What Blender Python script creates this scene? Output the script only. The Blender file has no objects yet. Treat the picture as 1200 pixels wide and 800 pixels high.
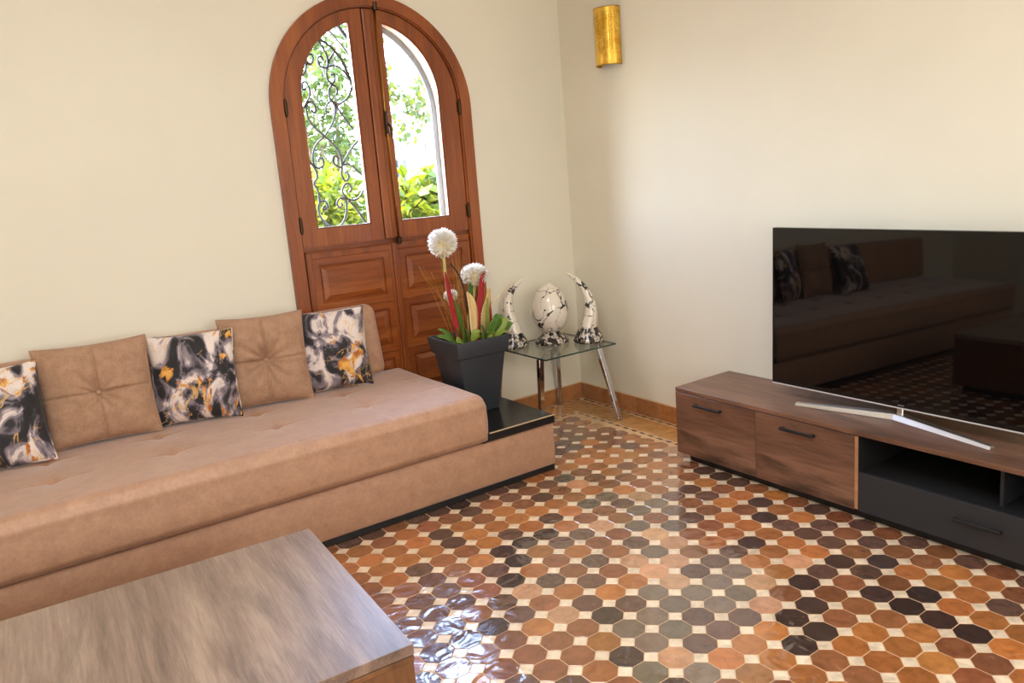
import bpy, bmesh, math, random
from mathutils import Vector, Matrix, noise

random.seed(7)
SC = bpy.context.scene
COL = SC.collection
PI = math.pi

# ------------------------------------------------------------------ camera
cam_d = bpy.data.cameras.new('camera')
cam_d.sensor_width = 36.0
cam_d.lens = 925.52 / 1200 * 36
cam_d.shift_x = -56.7 / 1200
cam_d.shift_y = -14.4 / 1200
cam_d.clip_start = 0.05
cam = bpy.data.objects.new('camera', cam_d)
COL.objects.link(cam)
_r = Vector((0.7927198, -0.6059091, -0.0668536))
_d = Vector((-0.1711122, -0.1159150, -0.9784091))
_f = Vector((0.5850776, 0.7870438, -0.1955666))
CAM = Vector((-3.4999, -4.4914, 1.6583))
m = Matrix((_r, -_d, -_f)).transposed().to_4x4()
m.translation = CAM
cam.matrix_world = m
SC.camera = cam

# ------------------------------------------------------------------ sky, sun, exposure
W = bpy.data.worlds.new('sky')
SC.world = W
W.use_nodes = True
nt = W.node_tree
nt.nodes.clear()
sky = nt.nodes.new('ShaderNodeTexSky')
sky.sky_type = 'NISHITA'
sky.sun_disc = False
sky.sun_elevation = math.radians(60)
sky.sun_rotation = math.radians(-60)
sky.air_density = 1.0
sky.dust_density = 2.2
sky.ozone_density = 2.0
bg = nt.nodes.new('ShaderNodeBackground')
bg.inputs['Strength'].default_value = 6.0
wo = nt.nodes.new('ShaderNodeOutputWorld')
nt.links.new(sky.outputs[0], bg.inputs[0])
nt.links.new(bg.outputs[0], wo.inputs[0])


def lamp(name, kind, loc, direction, energy, color, **kw):
    d = bpy.data.lights.new(name, kind)
    d.energy = energy
    d.color = color
    for k, v in kw.items():
        setattr(d, k, v)
    o = bpy.data.objects.new(name, d)
    COL.objects.link(o)
    o.location = loc
    o.rotation_euler = Vector(direction).to_track_quat('-Z', 'Y').to_euler()
    return o


lamp('sun', 'SUN', (-9, 5, 14), (0.433, -0.25, -0.866), 5.0, (1.0, 0.95, 0.86), angle=0.02)
# area lamps added at the blank wall behind the camera in place of windows
lamp('front_wall_fill', 'AREA', (-4.55, -5.96, 1.65), (0, 1, -0.02), 45, (1.0, 0.985, 0.95), shape='RECTANGLE', size=1.7, size_y=1.9)
lamp('front_wall_fill', 'AREA', (-1.65, -5.96, 1.65), (0, 1, -0.02), 45, (1.0, 0.985, 0.95), shape='RECTANGLE', size=1.7, size_y=1.9)
lamp('ceiling_fill', 'AREA', (-2.9, -2.6, 3.16), (0, 0, -1), 34, (0.93, 0.97, 1.0), shape='DISK', size=1.2)  # unseen fill lamp added at the ceiling to brighten seat, tables and floor
# sky portal of the glazed door
pl = lamp('door_sky_portal', 'AREA', (-1.41, 0.05, 2.01), (0, -1, 0), 1, (1, 1, 1), shape='RECTANGLE', size=0.92, size_y=1.22)
pl.data.cycles.is_portal = True

SC.view_settings.view_transform = 'Standard'
SC.view_settings.look = 'None'
SC.view_settings.exposure = 0.33
SC.view_settings.gamma = 1.0
SC.view_settings.use_curve_mapping = False
SC.cycles.max_bounces = 10
SC.cycles.diffuse_bounces = 5
SC.cycles.glossy_bounces = 5
SC.cycles.transparent_max_bounces = 24
SC.cycles.caustics_reflective = False
SC.cycles.caustics_refractive = False
SC.cycles.sample_clamp_indirect = 6.0
SC.cycles.use_denoising = True

# ------------------------------------------------------------------ helpers: objects
ORG = {}
TVROOT = None


def V(*a):
    return Vector(a)


def thing(name, label, cat, loc=(0, 0, 0), rot=None, group=None, local=False):
    o = bpy.data.objects.new(name, None)
    o.empty_display_size = 0.05
    COL.objects.link(o)
    o.location = loc
    if rot is not None:
        o.rotation_euler = rot
    o['label'] = label
    o['category'] = cat
    if group:
        o['group'] = group
    ORG[o] = Vector((0, 0, 0)) if (local or rot is not None) else Vector(loc)
    return o


def struct(name, loc=(0, 0, 0)):
    o = bpy.data.objects.new(name, None)
    COL.objects.link(o)
    o.location = loc
    o['kind'] = 'structure'
    ORG[o] = Vector(loc)
    return o


def obj(name, bm, mat, parent=None, smooth=False, **props):
    bmesh.ops.recalc_face_normals(bm, faces=bm.faces[:])
    if parent is not None and parent is TVROOT and name not in ('foot', 'neck'):
        for v in bm.verts:                      # the set leans back a little
            v.co.x += .0245 * (v.co.z - TVZ0)
    xs = [v.co for v in bm.verts]
    lo = Vector([min(c[i] for c in xs) for i in range(3)])
    hi = Vector([max(c[i] for c in xs) for i in range(3)])
    c = (lo + hi) / 2
    for v in bm.verts:
        v.co -= c
    me = bpy.data.meshes.new(name)
    bm.to_mesh(me)
    bm.free()
    for mt in (mat if isinstance(mat, (list, tuple)) else [mat]):
        me.materials.append(mt)
    if smooth:
        for pgn in me.polygons:
            pgn.use_smooth = True
        if smooth is not True:
            me.set_sharp_from_angle(angle=math.radians(smooth))
    o = bpy.data.objects.new(name, me)
    COL.objects.link(o)
    ORG[o] = c
    if parent:
        o.parent = parent
        o.location = c - ORG[parent]
    else:
        o.location = c
    for k, v in props.items():
        o[k] = v
    return o


def tag(o, label, cat, group=None):
    o['label'] = label
    o['category'] = cat
    if group:
        o['group'] = group
    return o


# ------------------------------------------------------------------ helpers: shapes
def new():
    return bmesh.new()


def box(bm, x0, x1, y0, y1, z0, z1, bev=0.0, seg=1):
    vs = [bm.verts.new((x, y, z)) for x in (x0, x1) for y in (y0, y1) for z in (z0, z1)]
    F = [(0, 1, 3, 2), (4, 6, 7, 5), (0, 4, 5, 1), (2, 3, 7, 6), (0, 2, 6, 4), (1, 5, 7, 3)]
    fs = [bm.faces.new([vs[i] for i in f]) for f in F]
    if bev > 0:
        es = list({e for f in fs for e in f.edges})
        bmesh.ops.bevel(bm, geom=es, offset=bev, segments=seg, profile=0.5, affect='EDGES')
    return bm


def prism(bm, poly, axis, a, b):
    """extrude a 2D polygon along axis ('x','y','z') from a to b"""
    def P(p, t):
        if axis == 'y':
            return (p[0], t, p[1])
        if axis == 'x':
            return (t, p[0], p[1])
        return (p[0], p[1], t)
    A = [bm.verts.new(P(p, a)) for p in poly]
    B = [bm.verts.new(P(p, b)) for p in poly]
    n = len(poly)
    bm.faces.new(A)
    bm.faces.new(B)
    for i in range(n):
        bm.faces.new((A[i], A[(i + 1) % n], B[(i + 1) % n], B[i]))
    return bm


def ring(bm, outer, inner, y0, y1, closed=True):
    """slab between two matched outlines (x,z), from y0 to y1"""
    def row(pts, y):
        return [bm.verts.new((p[0], y, p[1])) for p in pts]
    of, inf, ob, ib = row(outer, y0), row(inner, y0), row(outer, y1), row(inner, y1)
    n = len(outer)
    for i in range(n if closed else n - 1):
        j = (i + 1) % n
        bm.faces.new((of[i], of[j], inf[j], inf[i]))
        bm.faces.new((ob[i], ib[i], ib[j], ob[j]))
        bm.faces.new((of[i], ob[i], ob[j], of[j]))
        bm.faces.new((inf[i], inf[j], ib[j], ib[i]))
    if not closed:
        bm.faces.new((of[0], inf[0], ib[0], ob[0]))
        bm.faces.new((of[-1], ob[-1], ib[-1], inf[-1]))
    return bm


def tube(bm, pts, r, seg=8, cap=True, flat=None):
    pts = [Vector(p) for p in pts]
    n = len(pts)
    rr = r if isinstance(r, (list, tuple)) else [r] * n
    up = Vector((0, 0, 1))
    rows = []
    side = None
    for i, p in enumerate(pts):
        t = (pts[min(i + 1, n - 1)] - pts[max(i - 1, 0)])
        if t.length < 1e-9:
            t = Vector((0, 0, 1))
        t.normalize()
        if side is None:
            side = t.cross(up if abs(t.z) < .95 else Vector((1, 0, 0)))
        side = (side - t * side.dot(t))
        side.normalize()
        b = t.cross(side)
        k = flat if flat else 1.0
        rows.append([bm.verts.new(p + side * (math.cos(2 * PI * j / seg) * rr[i]) + b * (math.sin(2 * PI * j / seg) * rr[i] * k)) for j in range(seg)])
    for i in range(n - 1):
        for j in range(seg):
            bm.faces.new((rows[i][j], rows[i][(j + 1) % seg], rows[i + 1][(j + 1) % seg], rows[i + 1][j]))
    if cap:
        bm.faces.new(rows[0][::-1])
        bm.faces.new(rows[-1])
    return bm


def smoothpath(pts, k=5):
    """Catmull-Rom through points"""
    P = [Vector(p) for p in pts]
    out = []
    for i in range(len(P) - 1):
        p0, p1, p2, p3 = P[max(i - 1, 0)], P[i], P[i + 1], P[min(i + 2, len(P) - 1)]
        for j in range(k):
            t = j / k
            out.append(0.5 * ((2 * p1) + (p2 - p0) * t + (2 * p0 - 5 * p1 + 4 * p2 - p3) * t * t + (3 * p1 - p0 - 3 * p2 + p3) * t ** 3))
    out.append(P[-1])
    return out


def lathe(bm, prof, cx, cy, seg=32):
    rows = []
    for r, z in prof:
        if r < 1e-6:
            rows.append([bm.verts.new((cx, cy, z))])
        else:
            rows.append([bm.verts.new((cx + r * math.cos(2 * PI * j / seg), cy + r * math.sin(2 * PI * j / seg), z)) for j in range(seg)])
    for a, b in zip(rows[:-1], rows[1:]):
        for j in range(seg):
            k = (j + 1) % seg
            if len(a) == 1 and len(b) == 1:
                continue
            if len(a) == 1:
                bm.faces.new((a[0], b[j], b[k]))
            elif len(b) == 1:
                bm.faces.new((a[j], a[k], b[0]))
            else:
                bm.faces.new((a[j], a[k], b[k], b[j]))
    return bm


# ------------------------------------------------------------------ helpers: materials
def lin(c):
    return tuple((x / 12.92 if x <= .04045 else ((x + .055) / 1.055) ** 2.4) for x in [v / 255 for v in c])


class Mat:
    def __init__(s, name):
        s.m = bpy.data.materials.new(name)
        s.m.use_nodes = True
        s.nt = s.m.node_tree
        s.b = s.nt.nodes['Principled BSDF']
        s.out = s.nt.nodes['Material Output']

    def n(s, t, **kw):
        x = s.nt.nodes.new(t)
        for k, v in kw.items():
            if k.startswith('i_'):
                x.inputs[k[2:].replace('_', ' ')].default_value = v
            else:
                setattr(x, k, v)
        return x

    def l(s, a, b):
        s.nt.links.new(a, b)

    def set(s, **kw):
        for k, v in kw.items():
            k = k.replace('_', ' ')
            if isinstance(v, tuple) and len(v) == 3:
                v = (*v, 1)
            s.b.inputs[k].default_value = v
        return s

    def coord(s, kind='Object', scale=(1, 1, 1), rot=(0, 0, 0)):
        tc = s.n('ShaderNodeTexCoord')
        mp = s.n('ShaderNodeMapping')
        mp.inputs['Scale'].default_value = scale
        mp.inputs['Rotation'].default_value = rot
        s.l(tc.outputs[kind], mp.inputs[0])
        return mp.outputs[0]

    def noise(s, vec, scale, detail=4, rough=.55, dist=0.0):
        x = s.n('ShaderNodeTexNoise')
        x.inputs['Scale'].default_value = scale
        x.inputs['Detail'].default_value = detail
        x.inputs['Roughness'].default_value = rough
        x.inputs['Distortion'].default_value = dist
        s.l(vec, x.inputs['Vector'])
        return x.outputs['Fac']

    def ramp(s, fac, stops, interp='LINEAR'):
        x = s.n('ShaderNodeValToRGB')
        x.color_ramp.interpolation = interp
        e = x.color_ramp.elements
        while len(e) > 1:
            e.remove(e[-1])
        for i, (p, c) in enumerate(stops):
            el = e[0] if i == 0 else e.new(p)
            el.position = p
            el.color = (*c, 1) if len(c) == 3 else c
        s.l(fac, x.inputs[0])
        return x.outputs[0]

    def mix(s, fac, a, b, mode='MIX'):
        x = s.n('ShaderNodeMix', data_type='RGBA', blend_type=mode)
        for sock, val in ((x.inputs[0], fac), (x.inputs[6], a), (x.inputs[7], b)):
            if isinstance(val, (int, float)):
                sock.default_value = val
            elif isinstance(val, tuple):
                sock.default_value = (*val, 1) if len(val) == 3 else val
            else:
                s.l(val, sock)
        return x.outputs[2]

    def math(s, op, a, b=None):
        x = s.n('ShaderNodeMath', operation=op)
        for i, val in enumerate((a, b)):
            if val is None:
                continue
            if isinstance(val, (int, float)):
                x.inputs[i].default_value = val
            else:
                s.l(val, x.inputs[i])
        return x.outputs[0]

    def bump(s, h, strength=.3, dist=.01):
        x = s.n('ShaderNodeBump')
        x.inputs['Strength'].default_value = strength
        x.inputs['Distance'].default_value = dist
        s.l(h, x.inputs['Height'])
        s.l(x.outputs[0], s.b.inputs['Normal'])
        return x

    def color(s, sock):
        s.l(sock, s.b.inputs['Base Color'])
        return s


def plain(name, rgb, rough=.5, metal=0.0, **kw):
    M = Mat(name)
    M.set(Base_Color=lin(rgb), Roughness=rough, Metallic=metal, **kw)
    return M.m


def mat_plaster(name, rgb):
    M = Mat(name)
    v = M.coord('Object')
    a = M.noise(v, 1.1, 3)
    c = M.ramp(a, [(.3, lin(rgb)), (.7, lin(tuple(x * .975 for x in rgb)))])
    M.color(c).set(Roughness=.62)
    h = M.noise(v, 22, 5, .6)
    M.bump(h, .09, .01)
    return M.m


def mat_wood(name, c0, c1, c2, grain='z', scale=1.0, rough=.35, streak=0.0, coat=0.0, bump=.06, coatr=.12):
    M = Mat(name)
    st = {'x': (.12, 1, 1), 'y': (1, .12, 1), 'z': (1, 1, .12)}[grain]
    v = M.coord('Object', tuple(q * scale for q in st))
    big = M.noise(v, 5, 4, .55, .9)
    fv = M.coord('Object', tuple((q if q == 1 else q * .45) * scale for q in st))
    fine = M.noise(fv, 70, 8, .7, .5)
    w = M.math('ADD', M.math('MULTIPLY', big, .58), M.math('MULTIPLY', fine, .42))
    c = M.ramp(w, [(.36, lin(c0)), (.5, lin(c1)), (.63, lin(c2))])
    if streak:
        sv = M.coord('Object', tuple(q * scale * .8 for q in {'x': (.16, 1, 1), 'y': (1, .16, 1), 'z': (1, 1, .16)}[grain]))
        s1 = M.noise(sv, 4.2, 6, .6, 1.6)
        k = M.ramp(s1, [(.52, (0, 0, 0)), (.7, (1, 1, 1))])
        c = M.mix(M.math('MULTIPLY', k, streak), c, lin(tuple(x * .42 for x in c0)))
    M.color(c).set(Roughness=rough, Coat_Weight=coat, Coat_Roughness=coatr)
    M.bump(fine, bump, .004)
    return M.m


def mat_fabric(name, ca, cb, scale=1.0, sheen=.35, tint=(1, 1, 1), rough=.85, ior=1.5, coat=0.0):
    M = Mat(name)
    v = M.coord('Object')
    a = M.noise(v, 14 * scale, 6, .7)
    b = M.noise(v, 75 * scale, 4, .7)
    w = M.math('ADD', M.math('MULTIPLY', a, .6), M.math('MULTIPLY', b, .4))
    M.color(M.ramp(w, [(.36, lin(ca)), (.62, lin(cb))]))
    M.set(Roughness=rough, IOR=ior, Coat_Weight=coat, Coat_Roughness=.62, Coat_IOR=1.6, Sheen_Weight=sheen, Sheen_Roughness=.3, Sheen_Tint=tint)
    h = M.noise(v, 420, 3, .6)
    M.bump(h, .05, .001)
    return M.m


def mat_floral():
    M = Mat('marbled print cushion fabric')
    tc = M.n('ShaderNodeTexCoord')
    oi = M.n('ShaderNodeObjectInfo')
    vm = M.n('ShaderNodeVectorMath', operation='MULTIPLY')
    vm.inputs[1].default_value = (1.25, .25, .85)
    M.l(tc.outputs['Object'], vm.inputs[0])
    cb = M.n('ShaderNodeCombineXYZ')
    M.l(M.math('MULTIPLY', oi.outputs['Random'], .9), cb.inputs[0])
    M.l(M.math('MULTIPLY', oi.outputs['Random'], 3.7), cb.inputs[2])
    va = M.n('ShaderNodeVectorMath', operation='ADD')
    M.l(vm.outputs[0], va.inputs[0])
    M.l(cb.outputs[0], va.inputs[1])
    v = va.outputs[0]
    n1 = M.noise(v, 7.0, 6, .55, 1.0)
    base = M.ramp(n1, [(.40, lin((24, 22, 25))), (.46, lin((38, 35, 40))), (.485, lin((104, 94, 104))), (.535, lin((150, 138, 144))), (.56, lin((214, 200, 196))), (.62, lin((230, 216, 208)))])
    n2 = M.noise(v, 7.5, 5, .55, 1.6)
    gold = M.ramp(n2, [(.60, (0, 0, 0)), (.635, (1, 1, 1))])
    n3 = M.noise(v, 5.0, 4, .55, 1.0)
    vein = M.math('ABSOLUTE', M.math('SUBTRACT', n3, .53))
    vk = M.ramp(vein, [(.0, (1, 1, 1)), (.011, (0, 0, 0))])
    mask = M.ramp(M.noise(v, 3.5, 2), [(.46, (0, 0, 0)), (.54, (1, 1, 1))])
    vk = M.math('MULTIPLY', vk, mask)
    gcol = M.ramp(M.noise(v, 26, 3), [(.4, lin((170, 92, 28))), (.62, lin((235, 178, 88)))])
    c = M.mix(gold, base, gcol)
    c = M.mix(vk, c, lin((226, 180, 105)))
    M.color(c).set(Roughness=.7, Sheen_Weight=.15)
    M.bump(M.noise(v, 380, 2), .08, .002)
    return M.m


def mat_marble(name, white, black, sc=1.0, cut=.045, off=0.0, shift=(0, 0, 0)):
    M = Mat(name)
    v0 = M.coord('Object')
    ad = M.n('ShaderNodeVectorMath', operation='ADD')
    ad.inputs[1].default_value = shift
    M.l(v0, ad.inputs[0])
    v = ad.outputs[0]
    nz = M.n('ShaderNodeTexNoise')
    nz.inputs['Scale'].default_value = 7 * sc
    nz.inputs['Detail'].default_value = 5
    M.l(v, nz.inputs['Vector'])
    mx = M.n('ShaderNodeMix', data_type='RGBA')
    mx.inputs[0].default_value = .22
    M.l(v, mx.inputs[6])
    M.l(nz.outputs['Color'], mx.inputs[7])
    vo = M.n('ShaderNodeTexVoronoi', feature='DISTANCE_TO_EDGE')
    vo.inputs['Scale'].default_value = 9 * sc
    M.l(mx.outputs[2], vo.inputs['Vector'])
    thick = M.math('MULTIPLY', M.ramp(M.noise(v, 8 * sc, 3), [(.4, (0.1, .1, .1)), (.68, (1, 1, 1))]), cut * 2.2)
    k = M.math('LESS_THAN', vo.outputs['Distance'], thick)
    blot = M.ramp(M.noise(v, 11 * sc, 4, .6, .8), [(.6 + off, (0, 0, 0)), (.645 + off, (1, 1, 1))])
    k = M.math('MAXIMUM', k, blot)
    M.color(M.mix(k, lin(white), lin(black))).set(Roughness=.16, Coat_Weight=.5)
    return M.m


def mat_tile(name, attr=None):
    """glazed terracotta; colour from the object's own colour, or from a colour attribute on the joined tiles"""
    M = Mat(name)
    if attr:
        at = M.n('ShaderNodeVertexColor', layer_name=attr)
        col = at.outputs['Color']
        tc = M.n('ShaderNodeNewGeometry')
        v = tc.outputs['Position']
    else:
        oi = M.n('ShaderNodeObjectInfo')
        col = oi.outputs['Color']
        g = M.n('ShaderNodeNewGeometry')
        v = g.outputs['Position']
    mott = M.noise(v, 20, 5, .62, .6)
    k = M.ramp(mott, [(.3, (.72, .70, .68)), (.52, (1, 1, 1)), (.72, (1.16, 1.16, 1.14))])
    c = M.mix(1.0, col, k, 'MULTIPLY')
    chips = M.n('ShaderNodeTexVoronoi')
    chips.inputs['Scale'].default_value = 34
    M.l(v, chips.inputs['Vector'])
    wn = M.noise(v, 60, 2)
    ck = M.math('LESS_THAN', M.math('ADD', chips.outputs['Distance'], M.math('MULTIPLY', wn, .14)), .135)
    c = M.mix(M.math('MULTIPLY', ck, .55), c, lin((206, 168, 138)))
    M.color(c).set(Roughness=.2, IOR=1.55, Coat_Weight=.8, Coat_IOR=1.6, Coat_Roughness=.09)
    h = M.math('ADD', M.noise(v, 11, 1.5, .45, 1.0), M.math('MULTIPLY', M.noise(v, 90, 2), .03))
    bp = M.bump(h, .8, .0065)
    M.l(bp.outputs[0], M.b.inputs['Coat Normal'])
    return M.m


def mat_thin_glass(name, tint, rough=0.0, ior=1.5):
    """a pane thin enough not to bend light: clear transmission plus fresnel reflection"""
    M = Mat(name)
    tr = M.n('ShaderNodeBsdfTransparent')
    tr.inputs[0].default_value = (*tint, 1)
    gl = M.n('ShaderNodeBsdfGlossy')
    gl.inputs['Roughness'].default_value = rough
    fr = M.n('ShaderNodeFresnel')
    gm = M.n('ShaderNodeNewGeometry')
    mr = M.n('ShaderNodeMapRange')
    mr.inputs[3].default_value = ior
    mr.inputs[4].default_value = 1 / ior
    M.l(gm.outputs['Backfacing'], mr.inputs[0])
    M.l(mr.outputs[0], fr.inputs[0])
    ms = M.n('ShaderNodeMixShader')
    M.l(fr.outputs[0], ms.inputs[0])
    M.l(tr.outputs[0], ms.inputs[1])
    M.l(gl.outputs[0], ms.inputs[2])
    M.l(ms.outputs[0], M.out.inputs[0])
    return M.m


def mat_leaf(name, c0, c1, trans=.4):
    M = Mat(name)
    g = M.n('ShaderNodeNewGeometry')
    c = M.ramp(g.outputs['Random Per Island'], [(0, lin(c0)), (1, lin(c1))])
    M.color(c).set(Roughness=.45)
    tl = M.n('ShaderNodeBsdfTranslucent')
    M.l(c, tl.inputs[0])
    ms = M.n('ShaderNodeMixShader')
    ms.inputs[0].default_value = trans
    M.l(M.b.outputs[0], ms.inputs[1])
    M.l(tl.outputs[0], ms.inputs[2])
    M.l(ms.outputs[0], M.out.inputs[0])
    return M.m


def mat_brass():
    M = Mat('pierced antique brass')
    v = M.coord('Object')
    d = M.n('ShaderNodeTexVoronoi')
    d.inputs['Scale'].default_value = 95
    d.inputs['Randomness'].default_value = .35
    M.l(v, d.inputs['Vector'])
    hole = M.math('LESS_THAN', d.outputs['Distance'], .30)
    sp = M.n('ShaderNodeSeparateXYZ')
    M.l(v, sp.inputs[0])
    band = M.math('LESS_THAN', M.math('ABSOLUTE', M.math('SUBTRACT', sp.outputs[2], .03)), .115)
    mask = M.math('MULTIPLY', M.math('MULTIPLY', hole, band), .8)
    tone = M.ramp(M.noise(v, 12, 4), [(.3, lin((206, 150, 44))), (.7, lin((246, 206, 96)))])
    M.color(M.mix(mask, tone, lin((60, 40, 12)))).set(Metallic=.92, Roughness=.3)
    M.bump(M.math('ADD', M.noise(v, 40, 2), M.math('MULTIPLY', hole, -1.0)), .25, .003)
    return M.m


PLASTER = mat_plaster('cream plaster', (233, 228, 211))
CEIL = plain('white ceiling paint', (244, 240, 232), .8)
DOORWOOD = mat_wood('varnished cedar', (104, 48, 17), (136, 68, 25), (160, 88, 36), 'z', 1.0, .32, coat=.3)
DOORWOODH = mat_wood('varnished cedar, level grain', (104, 48, 17), (136, 68, 25), (160, 88, 36), 'x', 1.0, .32, coat=.3)
SOFA = mat_fabric('taupe suede cloth', (164, 122, 95), (188, 145, 115), 1.0, 1.0, (.98, .94, 1), .6, 1.6, .5)
CUSH = mat_fabric('taupe cushion suede', (152, 117, 92), (180, 143, 116), 1.3, .35, (1, .93, .9))
FLORAL = mat_floral()
BLACKGLOSS = plain('black lacquer board', (26, 25, 26), .22)
BLACK = plain('black plastic', (20, 20, 22), .5)
CHAR = plain('matt charcoal board', (40, 41, 44), .55)
NICHE = plain('black board', (13, 13, 14), .7)
POT = plain('anthracite plastic', (46, 50, 56), .42)
CABWOOD = mat_wood('brown oak decor', (88, 60, 46), (118, 83, 64), (142, 104, 82), 'y', 1.5, .34, streak=.85)
CABEDGE = mat_wood('light oak edge', (150, 104, 70), (172, 122, 84), (186, 138, 98), 'y', 1.0, .45)
TABWOOD = mat_wood('grey brown oak decor', (98, 78, 66), (138, 113, 98), (166, 142, 124), 'y', 1.6, .36, streak=.45, bump=.35, coat=.6, coatr=.3)
TABSIDE = mat_wood('warm oak side decor', (92, 58, 33), (120, 79, 47), (138, 96, 60), 'z', 1.5, .42, streak=.3)
CHROME = plain('polished chrome', (205, 206, 210), .08, 1.0)
SILVER = plain('brushed silver stand', (224, 224, 226), .3, 1.0)
BRASSROD = plain('aged brass rod', (176, 132, 62), .3, 1.0)
BRONZE = plain('dark bronze fitting', (74, 58, 42), .38, .9)
BRASS = mat_brass()
IRON = plain('blue grey wrought iron', (13, 22, 30), .55, .1)
GLASS = mat_thin_glass('clear pane', (.985, .995, .99))
TABGLASS = mat_thin_glass('pale green table glass', (.93, .965, .945))
GLASSEDGE = plain('dark green glass edge', (38, 62, 54), .12)
SCREEN = plain('glossy black screen', (7, 6, 6), .025)
SCREENB = plain('black bezel', (12, 12, 13), .25)
GROUT = mat_plaster('pale cream grout', (214, 178, 138))
WTILE = None
MARBLE = mat_marble('white stone with black veins', (232, 222, 208), (30, 30, 36), 1.0, .032, .02)
MARBLET = mat_marble('white stone with sparse black flecks', (234, 224, 208), (34, 34, 40), 1.3, .03, .03, (.37, .2, .61))
MARBLED = mat_marble('dark veined stone foot', (206, 196, 182), (20, 20, 24), 2.2, .13, -.14)
OCT = mat_tile('glazed terracotta')
OCTS = mat_tile('glazed terracotta, outlying', 'tint')
STUCCO = mat_plaster('white exterior render', (214, 216, 220))

# ------------------------------------------------------------------ room shell
XL, YF, ZC = -6.0, -6.0, 3.2
TH = .45
DX, DZ, DR = -1.398, 2.10, .60          # arched opening: centre, spring line, half width

# back wall (door wall) with its arched opening
bm = new()
box(bm, XL - TH, DX - DR, 0, TH, -.1, ZC)
box(bm, DX + DR, TH, 0, TH, -.1, ZC)
N = 40
for i in range(N):
    a0, a1 = PI - PI * i / N, PI - PI * (i + 1) / N
    x0, z0 = DX + DR * math.cos(a0), DZ + DR * math.sin(a0)
    x1, z1 = DX + DR * math.cos(a1), DZ + DR * math.sin(a1)
    prism(bm, [(x0, z0), (x1, z1), (x1, ZC), (x0, ZC)], 'y', 0, TH)
bmesh.ops.remove_doubles(bm, verts=bm.verts[:], dist=1e-5)
obj('wall_back', bm, PLASTER, kind='structure')
bm = new()
box(bm, 0, TH, YF - TH, 0, -.1, ZC)
obj('wall_right', bm, PLASTER, kind='structure')


def wall_with_windows(name, axis, a0, a1, pos, opens, z0, z1):
    bm = new()
    xs = [a0]
    for o0, o1 in opens:
        xs += [o0, o1]
    xs.append(a1)

    def bx(p, q, zz0, zz1):
        if axis == 'x':
            box(bm, p, q, pos - .3, pos, zz0, zz1)
        else:
            box(bm, pos - .3, pos, p, q, zz0, zz1)
    for i in range(0, len(xs), 2):
        bx(xs[i], xs[i + 1], -.1, ZC)
    for o0, o1 in opens:
        bx(o0, o1, -.1, z0)
        bx(o0, o1, z1, ZC)
    return obj(name, bm, PLASTER, kind='structure')


wall_with_windows('wall_front', 'x', XL - .3, 0, YF, [], .65, 2.65)
wall_with_windows('wall_left', 'y', YF, 0, XL, [], .65, 2.65)
bm = new()
box(bm, XL - TH, TH, YF - TH, TH, ZC, ZC + .2)
obj('ceiling', bm, CEIL, kind='structure')

# ------------------------------------------------------------------ floor: slab + tiles laid one by one
bm = new()
box(bm, XL - .3, TH, YF - .3, 0.0, -.12, -.0012)
FLOOR = obj('floor', bm, GROUT, kind='structure')
PT = .12
FX, FY = 15.428, 19.231


def lat(u, v):
    s = u + v
    e = -.0052 * max(0, s - 20)
    if s > 29:
        e = -.047
    return ((u - FX) * PT + e, (v - FY) * PT + e)


# tones of the fired octagons as the photograph shows them, one letter for each, by diagonal rows
TONE = {'D': (72, 54, 48), 'M': (104, 74, 61), 'R': (140, 87, 57), 'O': (176, 111, 60), 'T': (198, 147, 109), 'G': (120, 102, 86)}
ROWS = """5 9 RRR;4 9 DRM;3 8 MOOR;2 8 ROO;1 7 DDOR;0 6 RDOM;-1 6 RDO;-2 5 OOD;-3 5 ORO;-4 4 OOR;-5 3 ROR
5 5 RMOO;4 5 MOTD;3 4 MGOM;2 4 GTDR;1 3 GGRR;0 3 GTD;-1 2 MMDR;-2 2 MOD;-3 1 MODO;-4 1 OOR;-5 0 GOO
5 1 OORG;4 0 DRMTT;3 0 ORRT;2 0 MMOT;1 -1 TOOG;0 -1 RMMG;-1 -2 MTDG;-2 -2 ORGG;-3 -2 ROG;-4 -3 RRDT;-5 -3 ROG
5 -3 OORD;4 -3 ORO;3 -4 OMRM;2 -4 OMRD;1 -4 RMR;0 -5 RMMM;-1 -5 RMR;-2 -5 MMD;-3 -5 MMR;-4 -5 MR;-5 -5 RR;-6 -6 M
12 2 M;11 1 DR;10 0 MD;9 -1 MRR;8 -2 RRO;7 -3 MODO;6 -4 MRODO;5 -4 O;4 -4 O;2 -5 R;1 -5 R
24 10 RRRT;23 10 MRO;22 9 MORO;21 9 MRM;20 8 MOOO;19 8 OOO;18 8 OOO;17 7 OOR;16 7 ROO;15 6 GRR;14 4 MMTRR;13 3 MRROO;12 3 MDOGT;11 3 ROGM;10 2 OOORG;9 2 OMRR;8 1 OOOTG;7 1 MDMR;6 1 DMRM
23 13 RRT;22 13 OOT;21 12 OOT;20 12 TO;19 11 RR;18 11 O;17 10 OR;16 10 OM;15 9 ORM;14 9 TOM;13 8 OMRR;12 8 MMOO;11 7 GRODR;10 7 GRRO;9 6 RMODM;8 6 GROM;7 5 TROO;6 5 TODO
6 9 MR;7 10 MRM;8 11 MR;9 10 O;7 9 M"""
TONES = {}
for ln in ROWS.split('\n'):
    for e in ln.split(';'):
        s_, u0, w_ = e.split()
        for k, ch in enumerate(w_):
            TONES[(int(u0) + k, int(s_) - int(u0) - k)] = ch
for (u, v), ch in {(9, -3): 'M', (9, -2): 'M', (10, -4): 'M', (10, -3): 'R', (10, -2): 'M', (11, -5): 'M', (11, -4): 'R', (11, -3): 'M', (11, -2): 'R', (11, -1): 'M'}.items():
    TONES[(u, v)] = ch


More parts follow.
